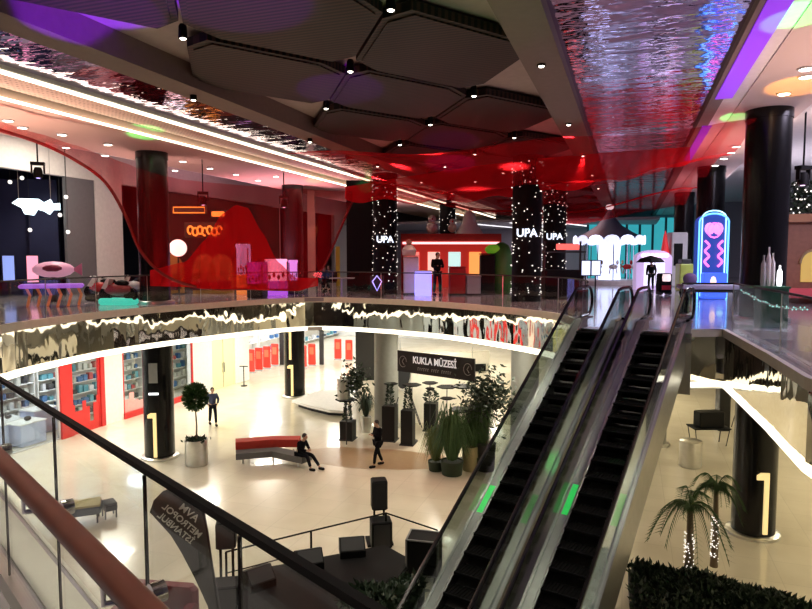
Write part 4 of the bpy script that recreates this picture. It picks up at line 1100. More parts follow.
# purple game table + ride
def game_table(x, D, label, m1, m2, w_=2.0):
    t = thing('game_table', label, 'game table', U(x, D), R(25))
    MB().rbox((0, 0, .72), (w_, .9, .14), .05).build('table_top', m1, t)
    for i in range(6): MB().tube([(-w_/2+.2+i*(w_-.4)/5, .3*math.cos(i), 0), (-w_/2+.3+i*(w_-.4)/5, .1, .4), (-w_/2+.2+i*(w_-.4)/5, 0, .68)], .05, 6).build('leg', m2, t)
game_table(52, 22.5, 'purple topped games table with orange legs at the far left', glow('purple_glow', (.35, .12, .7), .6), mat('orange_plastic', (.7, .2, .05), .4, em=(1, .3, .1), es=.15))
t = thing('kiddie_ride', 'pinkish fish-shaped ride behind the purple games table', 'kiddie ride', U(54, 25), R(20))
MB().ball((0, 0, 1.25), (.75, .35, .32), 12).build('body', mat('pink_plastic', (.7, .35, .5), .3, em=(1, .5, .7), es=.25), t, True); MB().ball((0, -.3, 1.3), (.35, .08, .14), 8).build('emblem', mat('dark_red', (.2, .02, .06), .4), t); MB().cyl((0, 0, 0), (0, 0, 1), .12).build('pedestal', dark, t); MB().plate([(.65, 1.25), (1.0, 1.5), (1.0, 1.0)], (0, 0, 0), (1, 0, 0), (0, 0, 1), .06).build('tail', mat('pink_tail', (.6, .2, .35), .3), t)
for i, (x, y0, y1, lab) in enumerate(((32, 255, 283, 'pink lit standing screen in the dark blue shop'), (8, 255, 282, 'blue lit standing screen at the far left of the dark blue shop'))):
    D = 28.5; a, b = atD(x, y0, D), atD(x, y1, D)
    t = thing('standing_screen', lab, 'screen', (a.x, a.y, UP), R(20)); MB().box((0, .05, (a.z+b.z)/2-UP), (.5, .06, a.z-b.z)).build('frame', dark, t); MB().box((0, 0, (a.z+b.z)/2-UP), (.44, .03, (a.z-b.z)*.94)).build('display', glow('scr%d' % i, ((.9, .35, .5), (.25, .35, .8))[i], 1.0), t); MB().cyl((0, .05, 0), (0, .05, b.z-UP+.05), .06, n=8).build('stand', dark, t)
# dark blue inner pillars
for i, (x, lab) in enumerate(((18, 'dark blue pillar inside the left games room'), (47, 'second dark blue pillar inside the left games room'))):
    D = 30; tag(MB().bb(-.6, .6, -.3, .3, 0, 5.3).build('blue_pillar', bluewall, None, loc=U(x, D), rz=R(20)), lab, 'pillar')
# little lights in the blue room
for i, (x, y) in enumerate(((10, 182), (22, 178), (66, 197), (60, 215), (30, 230), (68, 232))):
    q = atD(x, y, 29); t = thing('pendant_lamp', 'tiny white pendant lamp in the dark blue games room', 'pendant lamp', q, 0, 'tiny pendant lamps of the games room'); MB().ball((0, 0, 0), .09, 8).build('bulb', fairy, t); MB().cyl((0, 0, .08), (0, 0, 12.7-q.z), .01, n=5).build('cord', dark, t)
# kiddie bikes
def bike(x, D, rz, m, label):
    t = thing('kiddie_ride', label, 'kiddie ride', U(x, D), rz)
    MB().rbox((0, 0, .12), (1.3, .6, .24), .06).build('base', mat('teal_base', (.05, .5, .4), .4, em=(.1, 1, .75), es=.5) if 'teal' in label else dark, t)
    MB().ball((0, 0, .55), (.6, .2, .22), 12).build('body', m, t, True); MB().ball((.15, 0, .78), (.3, .14, .12), 10).build('seat', blackm, t)
    for s_ in (-1, 1): MB().cyl((s_*.5, -.07, .38), (s_*.5, .07, .38), .24, n=16).build('wheel', blackm, t)
    MB().tube([(-.45, -.28, .98), (-.4, 0, .95), (-.45, .28, .98)], .025, 6).build('handlebar', chrome, t); MB().plate([(-.6, .6), (-.35, 1.0), (-.25, .95), (-.4, .55)], (0, 0, 0), (1, 0, 0), (0, 0, 1), .25).build('windscreen', white, t)
bike(104, 25.4, R(10), red, 'red ride-on motorbike in front of the white pier'); bike(118, 23.3, R(-10), mat('maroon', (.3, .05, .07), .3), 'maroon ride-on motorbike on a glowing teal base'); bike(137, 26.6, R(15), mat('silver_plastic', (.5, .5, .55), .3), 'silver ride-on motorbike nearest the dark net column')
# orange neon shop behind the net
orn = glow('orange_neon', (1, .35, .05), 1.3)
fac = MB().bb(-23.9, -23.5, 27, 40, 6, 11.2); ustruct('wall_neon_shop', fac, mat('brown_shopfront', (.07, .035, .02), .6))
t = thing('neon_sign', 'orange bubble-letter neon sign on the brown shopfront behind the net', 'sign', (0, 0, 0))
D = 33
for k in range(7): q = atD(191+k*4.8, 231+(.8 if k % 2 else -.8), D); MB().tube([q+Vector((.14*math.cos(a), -.1, .2*math.sin(a))) for a in [R(j*40) for j in range(10 if k % 3 else 8)]], .055, 6).build('bubble_letter', orn, t)
c = atD(206, 230, D+.15); MB().box(c, (2.2, .08, .8)).build('sign_board', mat('sign_brown', (.1, .04, .02), .5), t)
t = thing('neon_sign', 'long orange outlined neon bar above the bubble letters', 'sign', (0, 0, 0))
c = atD(189, 210, D); MB().box(c+Vector((0, .08, 0)), (1.8, .05, .4)).build('sign_board', mat('sign_brown2', (.1, .04, .02), .5), t)
MB().tube([c+Vector(k) for k in ((-.8, 0, -.14), (.8, 0, -.14), (.8, 0, .14), (-.8, 0, .14), (-.8, 0, -.14))], .03, 6).build('neon_outline', orn, t)
t = thing('neon_sign', 'short orange glowing sign right of the outlined neon bar', 'sign', (0, 0, 0))
c = atD(218, 214, D); MB().rbox(c, (.65, .12, .26), .04).build('lit_face', orn, t)
MB().box(c+Vector((0, .12, 0)), (.8, .08, .4)).build('sign_board', dark, t)
q = atD(178, 248, 30); t = thing('globe_lamp', 'round white globe lamp glowing beside the netted column', 'lamp', (q.x, q.y, UP)); MB().ball((0, 0, q.z-UP), .40, 16).build('globe', glow('globe_white', (1, .95, .85), 1.8), t, True); MB().cyl((0, 0, 0), (0, 0, q.z-UP-.35), .04, n=8).build('pole', dark, t); MB().lathe((0, 0, 0), [(.3, 0), (.3, .04), (.04, .07)], 14).build('foot', dark, t)
for i, x in enumerate((172, 205, 222)):
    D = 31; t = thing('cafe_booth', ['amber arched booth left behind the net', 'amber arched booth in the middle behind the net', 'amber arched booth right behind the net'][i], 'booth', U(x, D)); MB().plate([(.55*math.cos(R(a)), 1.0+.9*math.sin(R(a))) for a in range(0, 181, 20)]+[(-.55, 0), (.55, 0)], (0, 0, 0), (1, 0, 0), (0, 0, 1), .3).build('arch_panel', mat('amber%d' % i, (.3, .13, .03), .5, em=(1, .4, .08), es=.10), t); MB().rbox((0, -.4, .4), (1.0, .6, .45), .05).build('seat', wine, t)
# game cabinets
def cabinet(name, x, y0, y1, D, wpx, label, cat, cf, cb, rz=0, dep=.8, es=1.4, screens=True, ground=True):
    a, b = atD(x, y0, D), atD(x, y1, D); wd = wpx*D/FOC; h = a.z-UP
    t = thing(name, label, cat, (a.x, a.y, UP), rz)
    MB().rbox((0, 0, h*.2), (wd, dep, h*.4), .04).build('base', cb, t); MB().rbox((0, 0, h*.96), (wd, dep, h*.08), .03).build('marquee', cf, t)
    MB().box((0, 0, h*.66), (wd*.94, dep*.9, h*.52)).build('lit_case', cf, t)
    for s_ in (-1, 1):
        for k in (-1, 1): MB().box((s_*wd*.48, k*dep*.46, h*.66), (.05, .05, h*.52)).build('corner_post', chrome, t)
    for k in range(4): MB().ball((-wd*.3+k*wd*.2, -dep*.47, h*.5+.1*(k % 2)), (wd*.07, .05, .12), 6).build('plush_toy', [dark, red, blackm, navy][k], t)
    return t
cabinet('claw_machine', 276, 259, 290, 29.5, 22, 'bright pink-white claw machine inside the right loop of the net', 'claw machine', glow('pinkwhite', (1, .55, .9), 1.6), glow('violet', (.5, .1, .8), .8), R(12))
cabinet('claw_machine', 293, 260, 290, 30.6, 9, 'narrower violet claw machine right of the bright pink one', 'claw machine', glow('violet2', (.55, .3, .9), 1.2), dark, R(12))
cabinet('arcade_cabinet', 243, 244, 291, 30, 12, 'slim multicoloured arcade cabinet seen through the dense net peak', 'arcade cabinet', glow('cyanpink', (.5, .5, 1), 1.1), glow('orange_b', (.9, .25, .05), .5), R(5))
cabinet('arcade_cabinet', 257, 262, 292, 27.5, 16, 'low purple lit arcade cabinet left of the claw machines', 'arcade cabinet', glow('deeppurple', (.45, .05, .6), .7), dark, R(-5))
# cafe people
for i, (x, D, cj) in enumerate(((323, 33, mat('cobalt_hoodie', (.03, .08, .25), .8)), (331, 34, mat('denim_jacket', (.06, .09, .2), .8)))):
    person(['seated visitor in cobalt hoodie right of the netted claw machines', 'seated visitor in denim jacket behind the railing'][i], U(x, D), R(20-40*i), sj, cj, trou, hands=False)
    t = thing('cafe_chair', ['dark chair under the visitor in cobalt', 'dark chair under the visitor in denim'][i], 'chair', U(x, D), R(20-40*i)); MB().rbox((0, -.05, .42), (.5, .5, .06), .02).build('seat', dark, t); MB().rbox((0, .24, .7), (.5, .05, .5), .02).build('backrest', dark, t)
    for a in (-1, 1):
        for b in (-1, 1): MB().cyl((a*.2, b*.2-.03, 0), (a*.2, b*.2-.03, .4), .018, n=6).build('leg', steel, t)
tt = thing('cafe_table', 'pale square table beside the two seated visitors', 'table', U(342, 31.2)); MB().rbox((0, 0, .72), (1.2, .8, .05), .02).build('table_top', lgrey, tt); MB().cyl((0, 0, 0), (0, 0, .7), .04, n=8).build('pedestal', steel, tt)
tag(MB().bb(-.2, .2, -.2, .2, 0, 5.6).build('cream_pillar', cream, None, loc=U(312, 37.5)), 'slim cream pillar left of the two seated visitors', 'pillar')
tag(MB().bb(-.12, .12, -.12, .12, 0, 2.4).build('yellow_bollard', mat('ylw', (.6, .5, .05), .5), None, loc=U(338, 39)), 'slim yellow post behind the two seated visitors', 'post')
tag(MB().bb(-.9, .9, -.4, .4, 0, 5.6).build('black_partition', blackm, None, loc=U(365, 33)), 'black partition left of the first light-wrapped column', 'partition')
# ---- red stage / gift shop
D = 36
t = thing('gift_pavilion', 'red canopied pavilion between the light-wrapped columns', 'pavilion', U(449, D))
MB().box((0, 0, 2.75), (5.4, 3, .5)).build('canopy', redfab, t)
for s_ in (-1, 1):
    MB().box((s_*2.6, -1.4, 1.3), (.15, .15, 2.6)).build('post', red, t)
MB().box((0, 1.4, 1.3), (5.4, .1, 2.6)).build('back_wall', mat('red_interior', (.5, .03, .03), .5, em=(1, .05, .03), es=.3), t)
MB().box((0, -1.55, 2.5), (5.2, .06, .12)).build('light_strip', glow('pinkstrip', (1, .5, .5), 1.8), t)
for k in range(4): MB().box((-2.0+k*1.2, 1.3, 1.4), (.7, .06, 1.3)).build('lit_shelf', glow('shelf%d' % k, ((1, .25, .2), (1, .6, .5), (.6, .9, .85), (1, .4, .1))[k], 1.0), t)
for i, (x, hh) in enumerate(((432, .95), (452, .7))):
    q = U(x, D-.5); tt = thing('snowman_figure', ['white snowman figure on the left of the red canopy', 'small white figure in the middle of the red canopy'][i], 'figure', (q.x, q.y, UP+3.0)); MB().ball((0, 0, .35), .36*hh, 12).build('body', white, tt, True); MB().ball((0, 0, .35+.5*hh), .24*hh, 12).build('head', white, tt, True); MB().ball((0, -.3*hh, .35+.5*hh), .05, 6).build('nose', red, tt)
q = U(469, D-1); tt = thing('bell_lamp', 'big white bell-shaped shade above the red canopy', 'lamp shade', (q.x, q.y, UP+3.0)); MB().lathe((0, 0, 0), [(.75, 0), (.68, .15), (.4, .6), (.3, 1.1), (.12, 1.25)], 20).build('shade', white, tt, True); MB().cyl((0, 0, 1.2), (0, 0, 1.35), .03, n=6).build('stem', dark, tt)
for i, (x, y0, D, wpx, m, lab) in enumerate(((411, 256, 30, 15, white, 'white pedestal kiosk left of the black cloaked figure'), (457, 267, 29.5, 16, red, 'bright red cube stand in front of the pavilion'), (487, 254, 30, 14, blackm, 'black box stand left of the green inflatable'), (473, 276, 29.5, 14, lgrey, 'silver tank-like cabinet right of the red cube'))):
    a = atD(x, y0, D); h = a.z-UP; wd = wpx*D/FOC; t = thing('display_stand', lab, 'display stand', U(x, D)); MB().rbox((0, 0, h*.49), (wd, .7, h*.98), .04).build('body', m, t); MB().box((0, 0, h), (wd*1.06, .76, .05)).build('top', m if m is not white else steel, t)
    MB().box((0, 0, .04), (wd*1.03, .74, .08)).build('kickplate', dark, t)
t = thing('display_figure', 'white draped bust standing on the pedestal kiosk', 'figure', (PX(409, 30), 30, atD(411, 256, 30).z+.03)); MB().lathe((0, 0, 0), [(.3, 0), (.34, .25), (.2, .45), (.08, .5)], 14).build('bust', white, t, True); MB().ball((0, 0, .6), .14, 10).build('head', skin, t, True)
person('black silhouetted person before the red pavilion', U(437, 29), R(20), stand(.1, 'front'), blackm, blackm, hands=False, scale=1.12)
t = thing('inflatable', 'green bulging inflatable figure left of the middle light-wrapped column', 'inflatable', U(501, 30.5))
MB().lathe((0, 0, 0), [(.4, 0), (.62, .3), (.66, 1.0), (.55, 1.8), (.35, 2.3), (.1, 2.45)], 20).build('body', mat('inflatable_green', (.03, .20, .03), .5), t, True); MB().ball((-.35, -.1, 2.1), (.45, .35, .25), 12).build('head', mat('lime', (.2, .5, .03), .5, em=(.3, 1, .05), es=.15), t, True)
for s_ in (-1, 1): MB().ball((s_*.55, -.15, 1.2), (.16, .16, .35), 10).build('arm', mat('arm_green', (.03, .16, .03), .5), t, True)
# blue lamp pool and V shaped neon
for i, (x, y0) in enumerate(((377, 285), )):
    q = atD(x, y0, 27.6); t = thing('neon_emblem', 'violet diamond neon emblem behind the glass near the first lit column', 'neon', (0, 0, 0)); MB().tube([q+Vector((-.2, 0, .15)), q+Vector((0, 0, -.25)), q+Vector((.2, 0, .15)), q+Vector((0, 0, .4)), q+Vector((-.2, 0, .15))], .03, 6).build('neon_tube', glow('violet_neon', (.4, .35, 1), 1.5), t); MB().box((q.x, q.y+.1, (q.z+UP)/2+.2), (.6, .06, q.z-UP+.4)).build('backboard', dark, t)
t = thing('lit_counter', 'blue-white glowing counter left of the black silhouetted person', 'counter', U(423, 28.8)); MB().rbox((0, 0, .55), (.75, .6, 1.1), .04).build('body', glow('bluewhite', (.35, .3, 1), 1.6), t); MB().box((0, 0, 1.12), (.8, .65, .04)).build('top', lgrey, t)

# ---- snack kiosk with red sign
D = 27
t = thing('kiosk', 'dark kiosk with a red lit sign left of the escalator tops', 'kiosk', U(562, D)); a = atD(562, 252, D).z-UP
MB().rbox((0, 0, .6), (1.6, .9, 1.2), .05).build('counter', blackm, t)
for s_ in (-1, 1): MB().box((s_*.75, 0, 1.2), (.07, .07, 2.4)).build('post', dark, t)
MB().rbox((.1, -.45, atD(567, 247, D).z-UP), (.95, .08, .24), .03).build('sign', glow('redsign', (1, .12, .1), 1.4), t); MB().box((0, 0, a), (1.7, .95, .06)).build('roof', dark, t)
for i, x in enumerate((586, 596)):
    q = atD(x, 268, 25); t = thing('display_screen', ['left bright tilted screen behind the escalator tops', 'right bright tilted screen behind the escalator tops'][i], 'screen', (q.x, q.y, UP), R(-5)); MB().box((0, 0, q.z-UP), (.32, .02, .55)).build('display', glow('scr_w', (.6, .7, 1), 1.3), t); MB().box((0, .04, q.z-UP), (.38, .05, .62)).build('frame', blackm, t); MB().cyl((0, .06, 0), (0, .06, q.z-UP), .03, n=8).build('stand', dark, t)
# ---- carousel
D = 42
t = thing('carousel', 'white lit carousel with a dark pointed tent roof', 'carousel', U(608, D), 0)
MB().lathe((0, 0, 0), [(2.0, 0), (2.0, .25), (1.9, .3)], 28).build('platform', white, t)
MB().lathe((0, 0, 3.0), [(2.25, -.05), (1.5, .35), (.8, .8), (.35, 1.35), (.12, 1.75), (.04, 1.9)], 24).build('tent_roof', mat('tent_slate', (.06, .07, .12), .5), t, True)
MB().ball((0, 0, 5.0), (.28, .28, .18), 10).build('crown_finial', glow('finial', (.9, .95, 1), 1.5), t, True)
for k in range(14):
    a_ = 2*math.pi*k/14; MB().plate([(.46*math.cos(R(j)), .3*math.sin(R(j))) for j in range(0, 361, 30)][:-1], (2.2*math.cos(a_), 2.2*math.sin(a_), 2.85), (-math.sin(a_), math.cos(a_), 0), (0, 0, 1), .06).build('scalloped_board', glow('board%d' % k, (.7, .75, 1), 2.0 if k % 2 else 1.2), t)
MB().lathe((0, 0, .3), [(.8, 0), (.7, 1.3), (.8, 2.5)], 12).build('centre_drum', glow('drum', (.6, .68, 1), 1.8), t)
for k in range(10):
    a_ = 2*math.pi*k/10+.2; px, py = 1.55*math.cos(a_), 1.55*math.sin(a_); MB().cyl((px, py, .3), (px, py, 2.8), .03, n=6).build('pole', chrome, t)
    MB().ball((px, py, 1.15), (.30, .14, .17), 8).ball((px+.26, py, 1.42), (.09, .07, .16), 6).cyl((px-.18, py, 1.05), (px-.25, py, .7), .035, n=5).cyl((px+.18, py, 1.05), (px+.25, py, .72), .035, n=5).build('horse', [white, tan, white, red, white][k % 5], t, True)
# photo booth
D = 34.5
t = thing('photo_booth', 'white arched photo booth with glowing scalloped header', 'photo booth', U(652, D))
hh = atD(652, 250, D).z-UP
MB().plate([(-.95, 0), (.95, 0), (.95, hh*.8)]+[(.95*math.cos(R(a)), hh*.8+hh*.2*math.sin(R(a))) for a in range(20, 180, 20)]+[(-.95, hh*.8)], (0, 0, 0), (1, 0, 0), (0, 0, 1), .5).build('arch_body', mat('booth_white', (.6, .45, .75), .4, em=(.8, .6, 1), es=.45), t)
MB().box((0, -.27, hh*.42), (1.1, .04, hh*.62)).build('lit_interior', glow('booth_in', (.85, .8, 1), 1.0), t)
for k in range(6): MB().ball((-.6+k*.24, -.3, hh*.86), (.15, .06, .11), 8).build('scallop', glow('scallop', (1, .8, .95), 1.6), t)
person('dark-clothed visitor standing in front of the glowing photo booth', U(651, 32.5), R(180), stand(.05), blackm, blackm, hands=False, scale=.92)
# umbrella-like ride top
t = thing('parasol', 'small black parasol over the visitor at the photo booth', 'parasol', U(650, 32)); MB().lathe((0, 0, 1.6), [(.72, -.12), (.5, .08), (.2, .18), (.03, .22)], 10).build('canopy', blackm, t); MB().cyl((0.33, 0, 0), (0.2, 0, 1.75), .015, n=6).build('pole', dark, t)
t = thing('snack_cart', 'small black cart with a round white face beside the photo booth', 'cart', U(664, 29.5)); MB().rbox((0, 0, .55), (.55, .5, .9), .05).build('body', blackm, t); MB().lathe((0, -.27, .8), [(.17, -.16), (.19, 0), (.17, .16)], 12).build('round_face', glow('face', (1, .8, .8), 1.0), t)
MB().box((0, -.28, .35), (.4, .03, .2)).build('red_panel', red, t)
for s_ in (-1, 1): MB().cyl((s_*.2, -.2, .1), (s_*.2, .2, .1), .1, n=10).build('wheel', dark, t)
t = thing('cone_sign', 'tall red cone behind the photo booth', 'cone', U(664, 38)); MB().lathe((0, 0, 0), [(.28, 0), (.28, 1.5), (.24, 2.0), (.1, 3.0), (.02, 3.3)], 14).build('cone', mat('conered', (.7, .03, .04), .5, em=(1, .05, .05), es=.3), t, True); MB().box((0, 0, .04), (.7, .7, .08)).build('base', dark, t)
t = thing('vending_cabinet', 'grey cabinet with black front right of the red cone', 'cabinet', U(676, 38)); MB().rbox((0, 0, 1.6), (.95, .8, 3.2), .05).build('body', lgrey, t); MB().box((-.1, -.42, 1.9), (.5, .04, 1.3)).build('front', blackm, t)
t = thing('display_stand', 'yellow-green block stand right of the photo booth', 'display stand', U(684, 33)); MB().rbox((0, 0, .7), (.7, .6, 1.4), .04).build('body', mat('lime_block', (.35, .42, .08), .5), t); MB().rbox((0, -.02, 1.5), (.5, .5, .3), .04).build('top_box', dark, t)
# teal curtain wall
ustruct('window_4', MB().bb(-14, -2.0, 60, 60.2, 6, 11.4), mat('teal_lit_glass', (.05, .4, .45), .3, em=(.08, .75, .85), es=.55)) if 0 else None
q0_ = atD(588, 210, 56); q1_ = atD(692, 210, 56)
o = struct('window_4', MB().bb(q0_.x, q1_.x, 56, 56.2, UP, 11.2), mat('teal_lit_glass', (.05, .4, .45), .3, em=(.06, .62, .72), es=.55))
for k in range(9): MB().bb(q0_.x+k*(q1_.x-q0_.x)/8-.08, q0_.x+k*(q1_.x-q0_.x)/8+.08, 55.85, 56, UP, 11.2).build('mullion', mat('teal_mullion', (.02, .12, .15), .5), o)
# ---- neon capsule game
D = 26.5
a = atD(712, 213, D); wd = 30*D/FOC; h = a.z-UP
t = thing('neon_game_tower', 'tall blue neon capsule game with pink zigzag tubes', 'arcade game', U(712, D))
bl = glow('neon_blue', (.12, .45, 1), 2.4); pk = glow('neon_pink', (1, .15, .55), 2.2)
hw = wd/2
capo = lambda k: [(hw*k, 0.0), (hw*k, h-.35*k)]+[(hw*k*math.cos(R(j)), h-.35*k-.02+.35*k*math.sin(R(j))) for j in range(20, 180, 20)]+[(-hw*k, h-.35*k), (-hw*k, 0.0)]
MB().plate(capo(1), (0, .2, 0), (1, 0, 0), (0, 0, 1), .35).build('cabinet', mat('capsule_body', (.02, .05, .2), .3, em=(.03, .08, .5), es=.7), t)
MB().tube([(x, -.02, z) for x, z in capo(.97)], .035, 6).build('outline_tube', bl, t); MB().tube([(x, -.02, z+.12) for x, z in capo(.78)], .025, 6).build('inner_tube', glow('neon_cyan', (.4, .8, 1), 2), t)
for s_ in (-1, 1):
    pts = [(s_*hw*(.3+.28*(k % 2)), -.06, h*.38+k*h*.06) for k in range(6)]; MB().tube(spline([Vector(q) for q in pts], 4), .045, 6).build('zigzag_tube', pk, t)
    MB().ball((s_*hw*.28, -.02, h*.82), (.22, .06, .25), 10).build('lit_lobe', glow('lobe', (.95, .35, .8), 1.0), t)
MB().tube([(.28*math.cos(R(j)), -.06, h*.80+.3*math.sin(R(j))) for j in range(0, 361, 30)], .03, 6).build('ring_tube', pk, t)
MB().rbox((0, -.1, h*.16), (hw*1.6, .4, h*.30), .05).build('control_box', glow('ctrl', (.06, .15, .9), 1.0), t)
MB().ball((-.1, -.32, h*.2), (.13, .05, .25), 8).build('lit_figure', glow('fig', (1, .7, .6), 1.3), t); MB().ball((.2, -.32, h*.16), (.14, .05, .12), 8).build('lit_button', glow('btn', (.4, .9, .9), 1.3), t)
# table before it
t = thing('bench_table', 'long dark bench table with pale edge before the neon game', 'bench table', U(712, 20.5), R(-8))
MB().rbox((0, 0, .78), (2.0, .7, .14), .04).build('top', mat('lilac_top', (.45, .42, .62), .3), t); MB().box((0, 0, .66), (1.8, .6, .10)).build('apron', dark, t)
for a_ in (-.85, .85):
    for b in (-.25, .25): MB().tube([(a_, b, 0), (a_*.95, b, .35), (a_, b, .62)], [.05, .06, .09], 8).build('leg', blackm, t)
tag(MB().ball((0, 0, .18), (.22, .2, .2), 12).build('plush_cushion', mat('plush_violet', (.2, .15, .35), .9), None, True, loc=U(690, 20.4)+Vector((0, 0, .85))), 'violet plush cushion on the left end of the bench table', 'cushion')
# green box with white bottles
D = 15.6
t = thing('plant_box', 'dark green box before the tall right column', 'box', U(772, D), R(-10)); MB().rbox((0, 0, .5), (.62, .5, 1.0), .03).build('body', mat('green_box', (.02, .11, .06), .5), t); MB().box((0, 0, .99), (.66, .54, .05)).build('rim', mat('green_rim', (.03, .16, .08), .5), t)
for i, (dx, hh, m) in enumerate(((-.22, .75, lgrey), (-.1, .95, white), (.0, .80, white), (.18, .5, ledw))):
    q = U(772, D)+Vector((dx, 0, 1.02)); tag(MB().lathe((0, 0, 0), [(.05, 0), (.06, .1), (.055, hh*.7), (.02, hh*.85), (.02, hh)], 10).build('white_bottle', m, None, True, loc=q), ['grey slim bottle at the left of the green box', 'tallest white bottle on the green box', 'middle white bottle on the green box', 'short glowing white bottle at the right of the green box'][i], 'bottle')
# wooden shop at right edge
D = 24
t = thing('play_house', 'warm wooden play house with arched window at the right edge', 'play house', U(812, D), R(-15)); hh = atD(812, 214, D).z-UP
MB().rbox((.3, .6, hh/2), (3.0, 1.2, hh), .05).build('wall', mat('warm_wood', (.28, .13, .08), .5, noise=.3), t)
MB().plate([(.4*math.cos(R(a_)), 1.1+.45*math.sin(R(a_))) for a_ in range(0, 181, 20)]+[(-.4, .4), (.4, .4)], (0, -.03, .4), (1, 0, 0), (0, 0, 1), .06).build('arched_window', mat('yellow_light', (.6, .45, .1), .4, em=(1, .7, .2), es=.3), t)
MB().tube([(.45*math.cos(R(a_)), -.08, 1.5+.5*math.sin(R(a_))) for a_ in range(0, 181, 20)], .05, 6).build('arch_frame', tan, t)
MB().box((.3, -.1, hh-.15), (3.1, .3, .3)).build('cornice', mat('cornice_wood', (.4, .2, .1), .5), t); MB().box((.3, -.35, .4), (2.6, .5, .35)).build('red_bench', mat('pink_pad', (.55, .08, .1), .6, em=(1, .15, .2), es=.1), t)
# fairy-light bush top
t = thing('lit_foliage', 'dark foliage strung with tiny white lights above the play house', 'foliage', U(806, D+1)+Vector((0, 0, 3.3)))
mb = MB()
for k in range(600): mb.leaf((random.gauss(.2, .7), random.gauss(0, .3), random.uniform(.1, 1.3)), (random.uniform(-1, 1), random.uniform(-1, 1), random.uniform(-.5, 1)), .25, .06)
mb.build('leaves', leafd, t)
mb = MB()
for k in range(60): mb.ball((random.gauss(.2, .6), -.35, random.uniform(.1, 1.3)), .03, 5)
o = mb.build('fairy_lights', fairy, t); o['kind'] = 'stuff'
# rope of light
mb = MB(); A_ = atD(742, 291, 15.2); B_ = atD(806, 309, 11.8)
t = thing('light_garland', 'glittering garland hung along the right glass balustrade', 'garland', (0, 0, 0)); MB().tube([A_.lerp(B_, k/10)-Vector((0, 0, .12*math.sin(math.pi*k/10))) for k in range(11)], .014, 6).build('cord', steel, t)
for k in range(46): q = A_.lerp(B_, k/45)-Vector((0, 0, .12*math.sin(math.pi*k/45))); mb.ball(q+Vector((random.uniform(-.03, .03), -.02, random.uniform(-.03, .03))), .016, 5)
o = mb.build('fairy_lights', glow('teal_fairy', (.5, 1, .9), 1.2), t); o['kind'] = 'stuff'

# ---- moving-head stage lights on the ceiling
def moving_head(x, y, D, label, c=(1, .6, 1)):
    q = atD(x, y, D); top = 11.65 if D > 18 else 11.65
    t = thing('moving_head_light', label, 'stage light', q, R(20)); 
    MB().cyl((0, 0, .3), (0, 0, max(.4, top-q.z+(1.05 if x < 60 or x > 790 else 0))), .025, n=8).build('drop_pole', blackm, t)
    MB().box((0, 0, .28), (.42, .22, .1)).build('yoke_base', blackm, t)
    for s_ in (-1, 1): MB().box((s_*.19, 0, .12), (.04, .12, .34)).build('yoke_arm', blackm, t)
    MB().lathe((0, 0, 0), [(.10, .15), (.14, .05), (.15, -.18), (.12, -.2)], 14).build('head', blackm, t, True)
    MB().lathe((0, 0, -.2), [(.06, 0), (.06, -.012)], 10).build('lens', glow('lens', c, 2.5), t)
moving_head(38, 172, 22, 'hanging stage light at the far left with violet lens', (.5, .4, 1)); moving_head(203, 200, 26, 'stage light hanging over the neon shop'); moving_head(284, 203, 30, 'stage light hanging near the right loop of the net'); moving_head(803, 178, 18, 'stage light hanging right of the tall right column'); moving_head(157, 193, 26.5, 'stage light glowing red behind the left netted column', (1, .1, .2))

# ================================================================== LIGHTS
WARM = (1, .90, .72)
# lower level soffit lights
for (u, v) in [(u, v) for u in (14, 20, 26, 32) for v in (-19.8,)]+[(38, -18), (38, -12), (44, -16), (44, -9), (50, -14), (38, -5), (44, -2), (36, 1), (31, -3), (24, 8), (17, 9), (30, 9), (24, 14), (10, 9), (12, 14)]:
    q = UV(u, v, 4.5); lamp('lower_soffit_light', 'AREA', q, 330 if v < -8 else 180, (1, .93, .80) if v < -8 else (1, .86, .58), 1.4)
for (u, v) in ((15, -25), (19.5, -25), (23, -25.2), (27.5, -25.2)):
    lamp('shop_light', 'AREA', UV(u, v, 4.5), 150, (.85, .93, 1), 1.6)
for u in (37, 41, 45.5, 50, 55): lamp('shop_light', 'AREA', UV(u, -25, 4.5), 260, (.9, .95, 1), 1.8)
# ceiling spots down into the hall
for (u, v) in DL:
    if u > 30: continue
    q = UV(u, v, 11.62 if -9.3 < v < -2.2 else 11.40); lamp('hall_downlight', 'SPOT', q, 500, WARM, .06, cone=74, blend=.9)
lamp('upper_right_light', 'AREA', UV(18, 8, 12.6), 800, (.85, .75, 1), 3)
lamp('upper_right_light', 'AREA', UV(34, 6, 12.6), 900, (.8, .8, 1), 3)
lamp('upper_left_light', 'AREA', UV(20, -21.5, 12.7), 300, (1, .9, .75), 2)
lamp('added_museum_fill', 'AREA', (1.8, 27.4, 4.5), 260, (1, .93, .75), 1.2)  # unseen area lamps added to brighten the museum corner
lamp('added_museum_fill', 'AREA', (4.2, 23.2, 4.5), 120, (1, .93, .75), .8)
lamp('far_hall_light', 'AREA', UV(57, -10, 10.5), 200, (1, .95, 1), 4)
lamp('mid_deck_light', 'AREA', UV(44, -4, 11.2), 120, (1, .6, .6), 3)
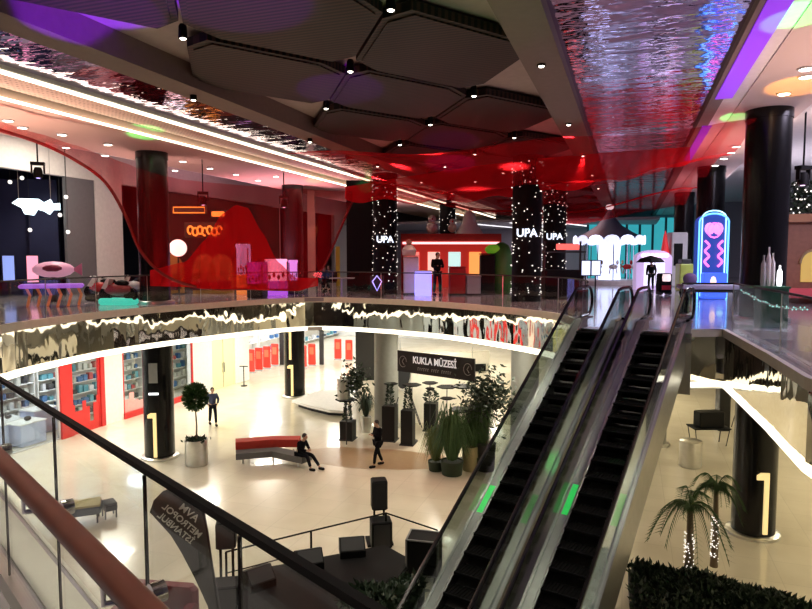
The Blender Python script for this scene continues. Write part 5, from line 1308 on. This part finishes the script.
# coloured show beams
def beam(src, tgt, c, pw, cone): lamp('show_beam', 'SPOT', src, pw, c, .05, tgt, cone, .25)
GR = (.1, 1, .2); PU = (.22, .0, 1)
for (x, y, z, c, pw, cn) in ((145, 131, 11.8, GR, 9000, 8), (315, 178, 11.8, GR, 14000, 6), (366, 181, 11.6, GR, 14000, 5), (795, 18, 11.6, GR, 6000, 10), (735, 119, 11.6, GR, 10000, 6), (800, 87, 11.6, (1, .4, .03), 5000, 12), (90, 17, 11.6, PU, 7000, 22), (235, 8, 11.6, PU, 5000, 24), (340, 95, 11.6, PU, 5000, 18), (450, 145, 11.6, PU, 5000, 14), (470, 12, 11.6, GR, 130, 30), (617, 193, 11.2, (1, .95, 0), 6000, 4)):
    tg = at(x, y, z); beam(Vector((tg.x*.75, tg.y*.7, 6.6)), tg, c, pw, cn)
# green patches on the escalators
for (x, y, D) in ((488, 519, 11.5), (556, 519, 11.4), (632, 520, 11.2)):
    tg = atD(x, y, D); beam(UV(14, -2.2, 11.3), tg, GR, 900, 2.6)
# red wash on the nets and the middle of the ceiling
for (x, D, pw) in ((60, 15, 160), (230, 19, 260), (330, 24, 160)):
    q = atD(x, 330, D); lamp('red_wash', 'SPOT', (q.x, q.y, 6.3), pw, (1, .12, .1), .2, atD(x+30, 190, D+6), 100, 1)
for (u, v, pw) in ((22, -5, 260), (30, -4, 300), (14, -6, 120)):
    lamp('red_wash', 'SPOT', UV(u-4, v, 6.6), pw, (1, .08, .10), .3, UV(u+4, v, 11.6), 110, 1)
for (u, v, c_, pw) in ((12, -17, (1, .62, .5), 2000), (20, -17.5, (1, .55, .5), 2300), (30, -17.5, (1, .4, .5), 2300), (42, -16, (1, .6, .7), 700), (14, 4.4, (1, .62, .5), 1000), (24, 4.0, (1, .66, .55), 1200), (36, 4.2, (1, .7, .75), 700), (22, 9, (.85, .78, 1), 1000), (36, 10, (.8, .78, 1), 1000)):  # unseen spots added to brighten the soffits and the outer ceiling
    lamp('added_ceiling_fill', 'SPOT', UV(u, v, 7.2), pw, c_, .3, UV(u, v, 11.6), 125, 1)

# ---- nest small pieces under the part they belong to
SUB = {'grille': 'cabinet', 'soil': ('steel_pot', 'drum'), 'underplanting': 'steel_pot', 'caster': 'case_body', 'edge_trim': 'case_body', 'eyes': 'head', 'hair': 'head', 'nose': 'head', 'bulb': 'housing', 'lens': ('ring', 'head'),
       'display': 'frame', 'title_letters': 'board', 'subtitle_strokes': 'board', 'emblem': ('board', 'body'), 'handlebar': 'body', 'windscreen': 'body', 'crown_finial': 'tent_roof', 'scalloped_board': 'tent_roof', 'niche_frame': 'oval_niche',
       'fairy_lights': ('shaft', 'trunk', 'cord'), 'letters': 'shaft', 'arch_frame': 'arched_window', 'lettering': 'cloth', 'round_face': 'body', 'lit_figure': 'control_box', 'lit_button': 'control_box', 'number_one': 'shaft',
       'notice_text': 'notice_panel', 'scallop': 'arch_body', 'bubble_letter': 'sign_board', 'neon_outline': 'sign_board', 'sign_plate': 'panel', 'product': 'shelf_board', 'plush_toy': 'lit_case', 'cornice': 'wall', 'folded_goods': 'counter_top', 'rail_bracket': 'wooden_handrail'}
base = lambda o: o.name.split('.')[0]
for root in [o for o in bpy.data.objects if o.parent is None and o.type == 'EMPTY']:
    kids = list(root.children)
    for k in kids:
        ps = SUB.get(base(k))
        if not ps: continue
        ps = (ps,) if isinstance(ps, str) else ps
        for q in kids:
            if base(q) in ps and q is not k and q.location.length < 1e-6 and q.rotation_euler.z == 0: k.parent = q; break
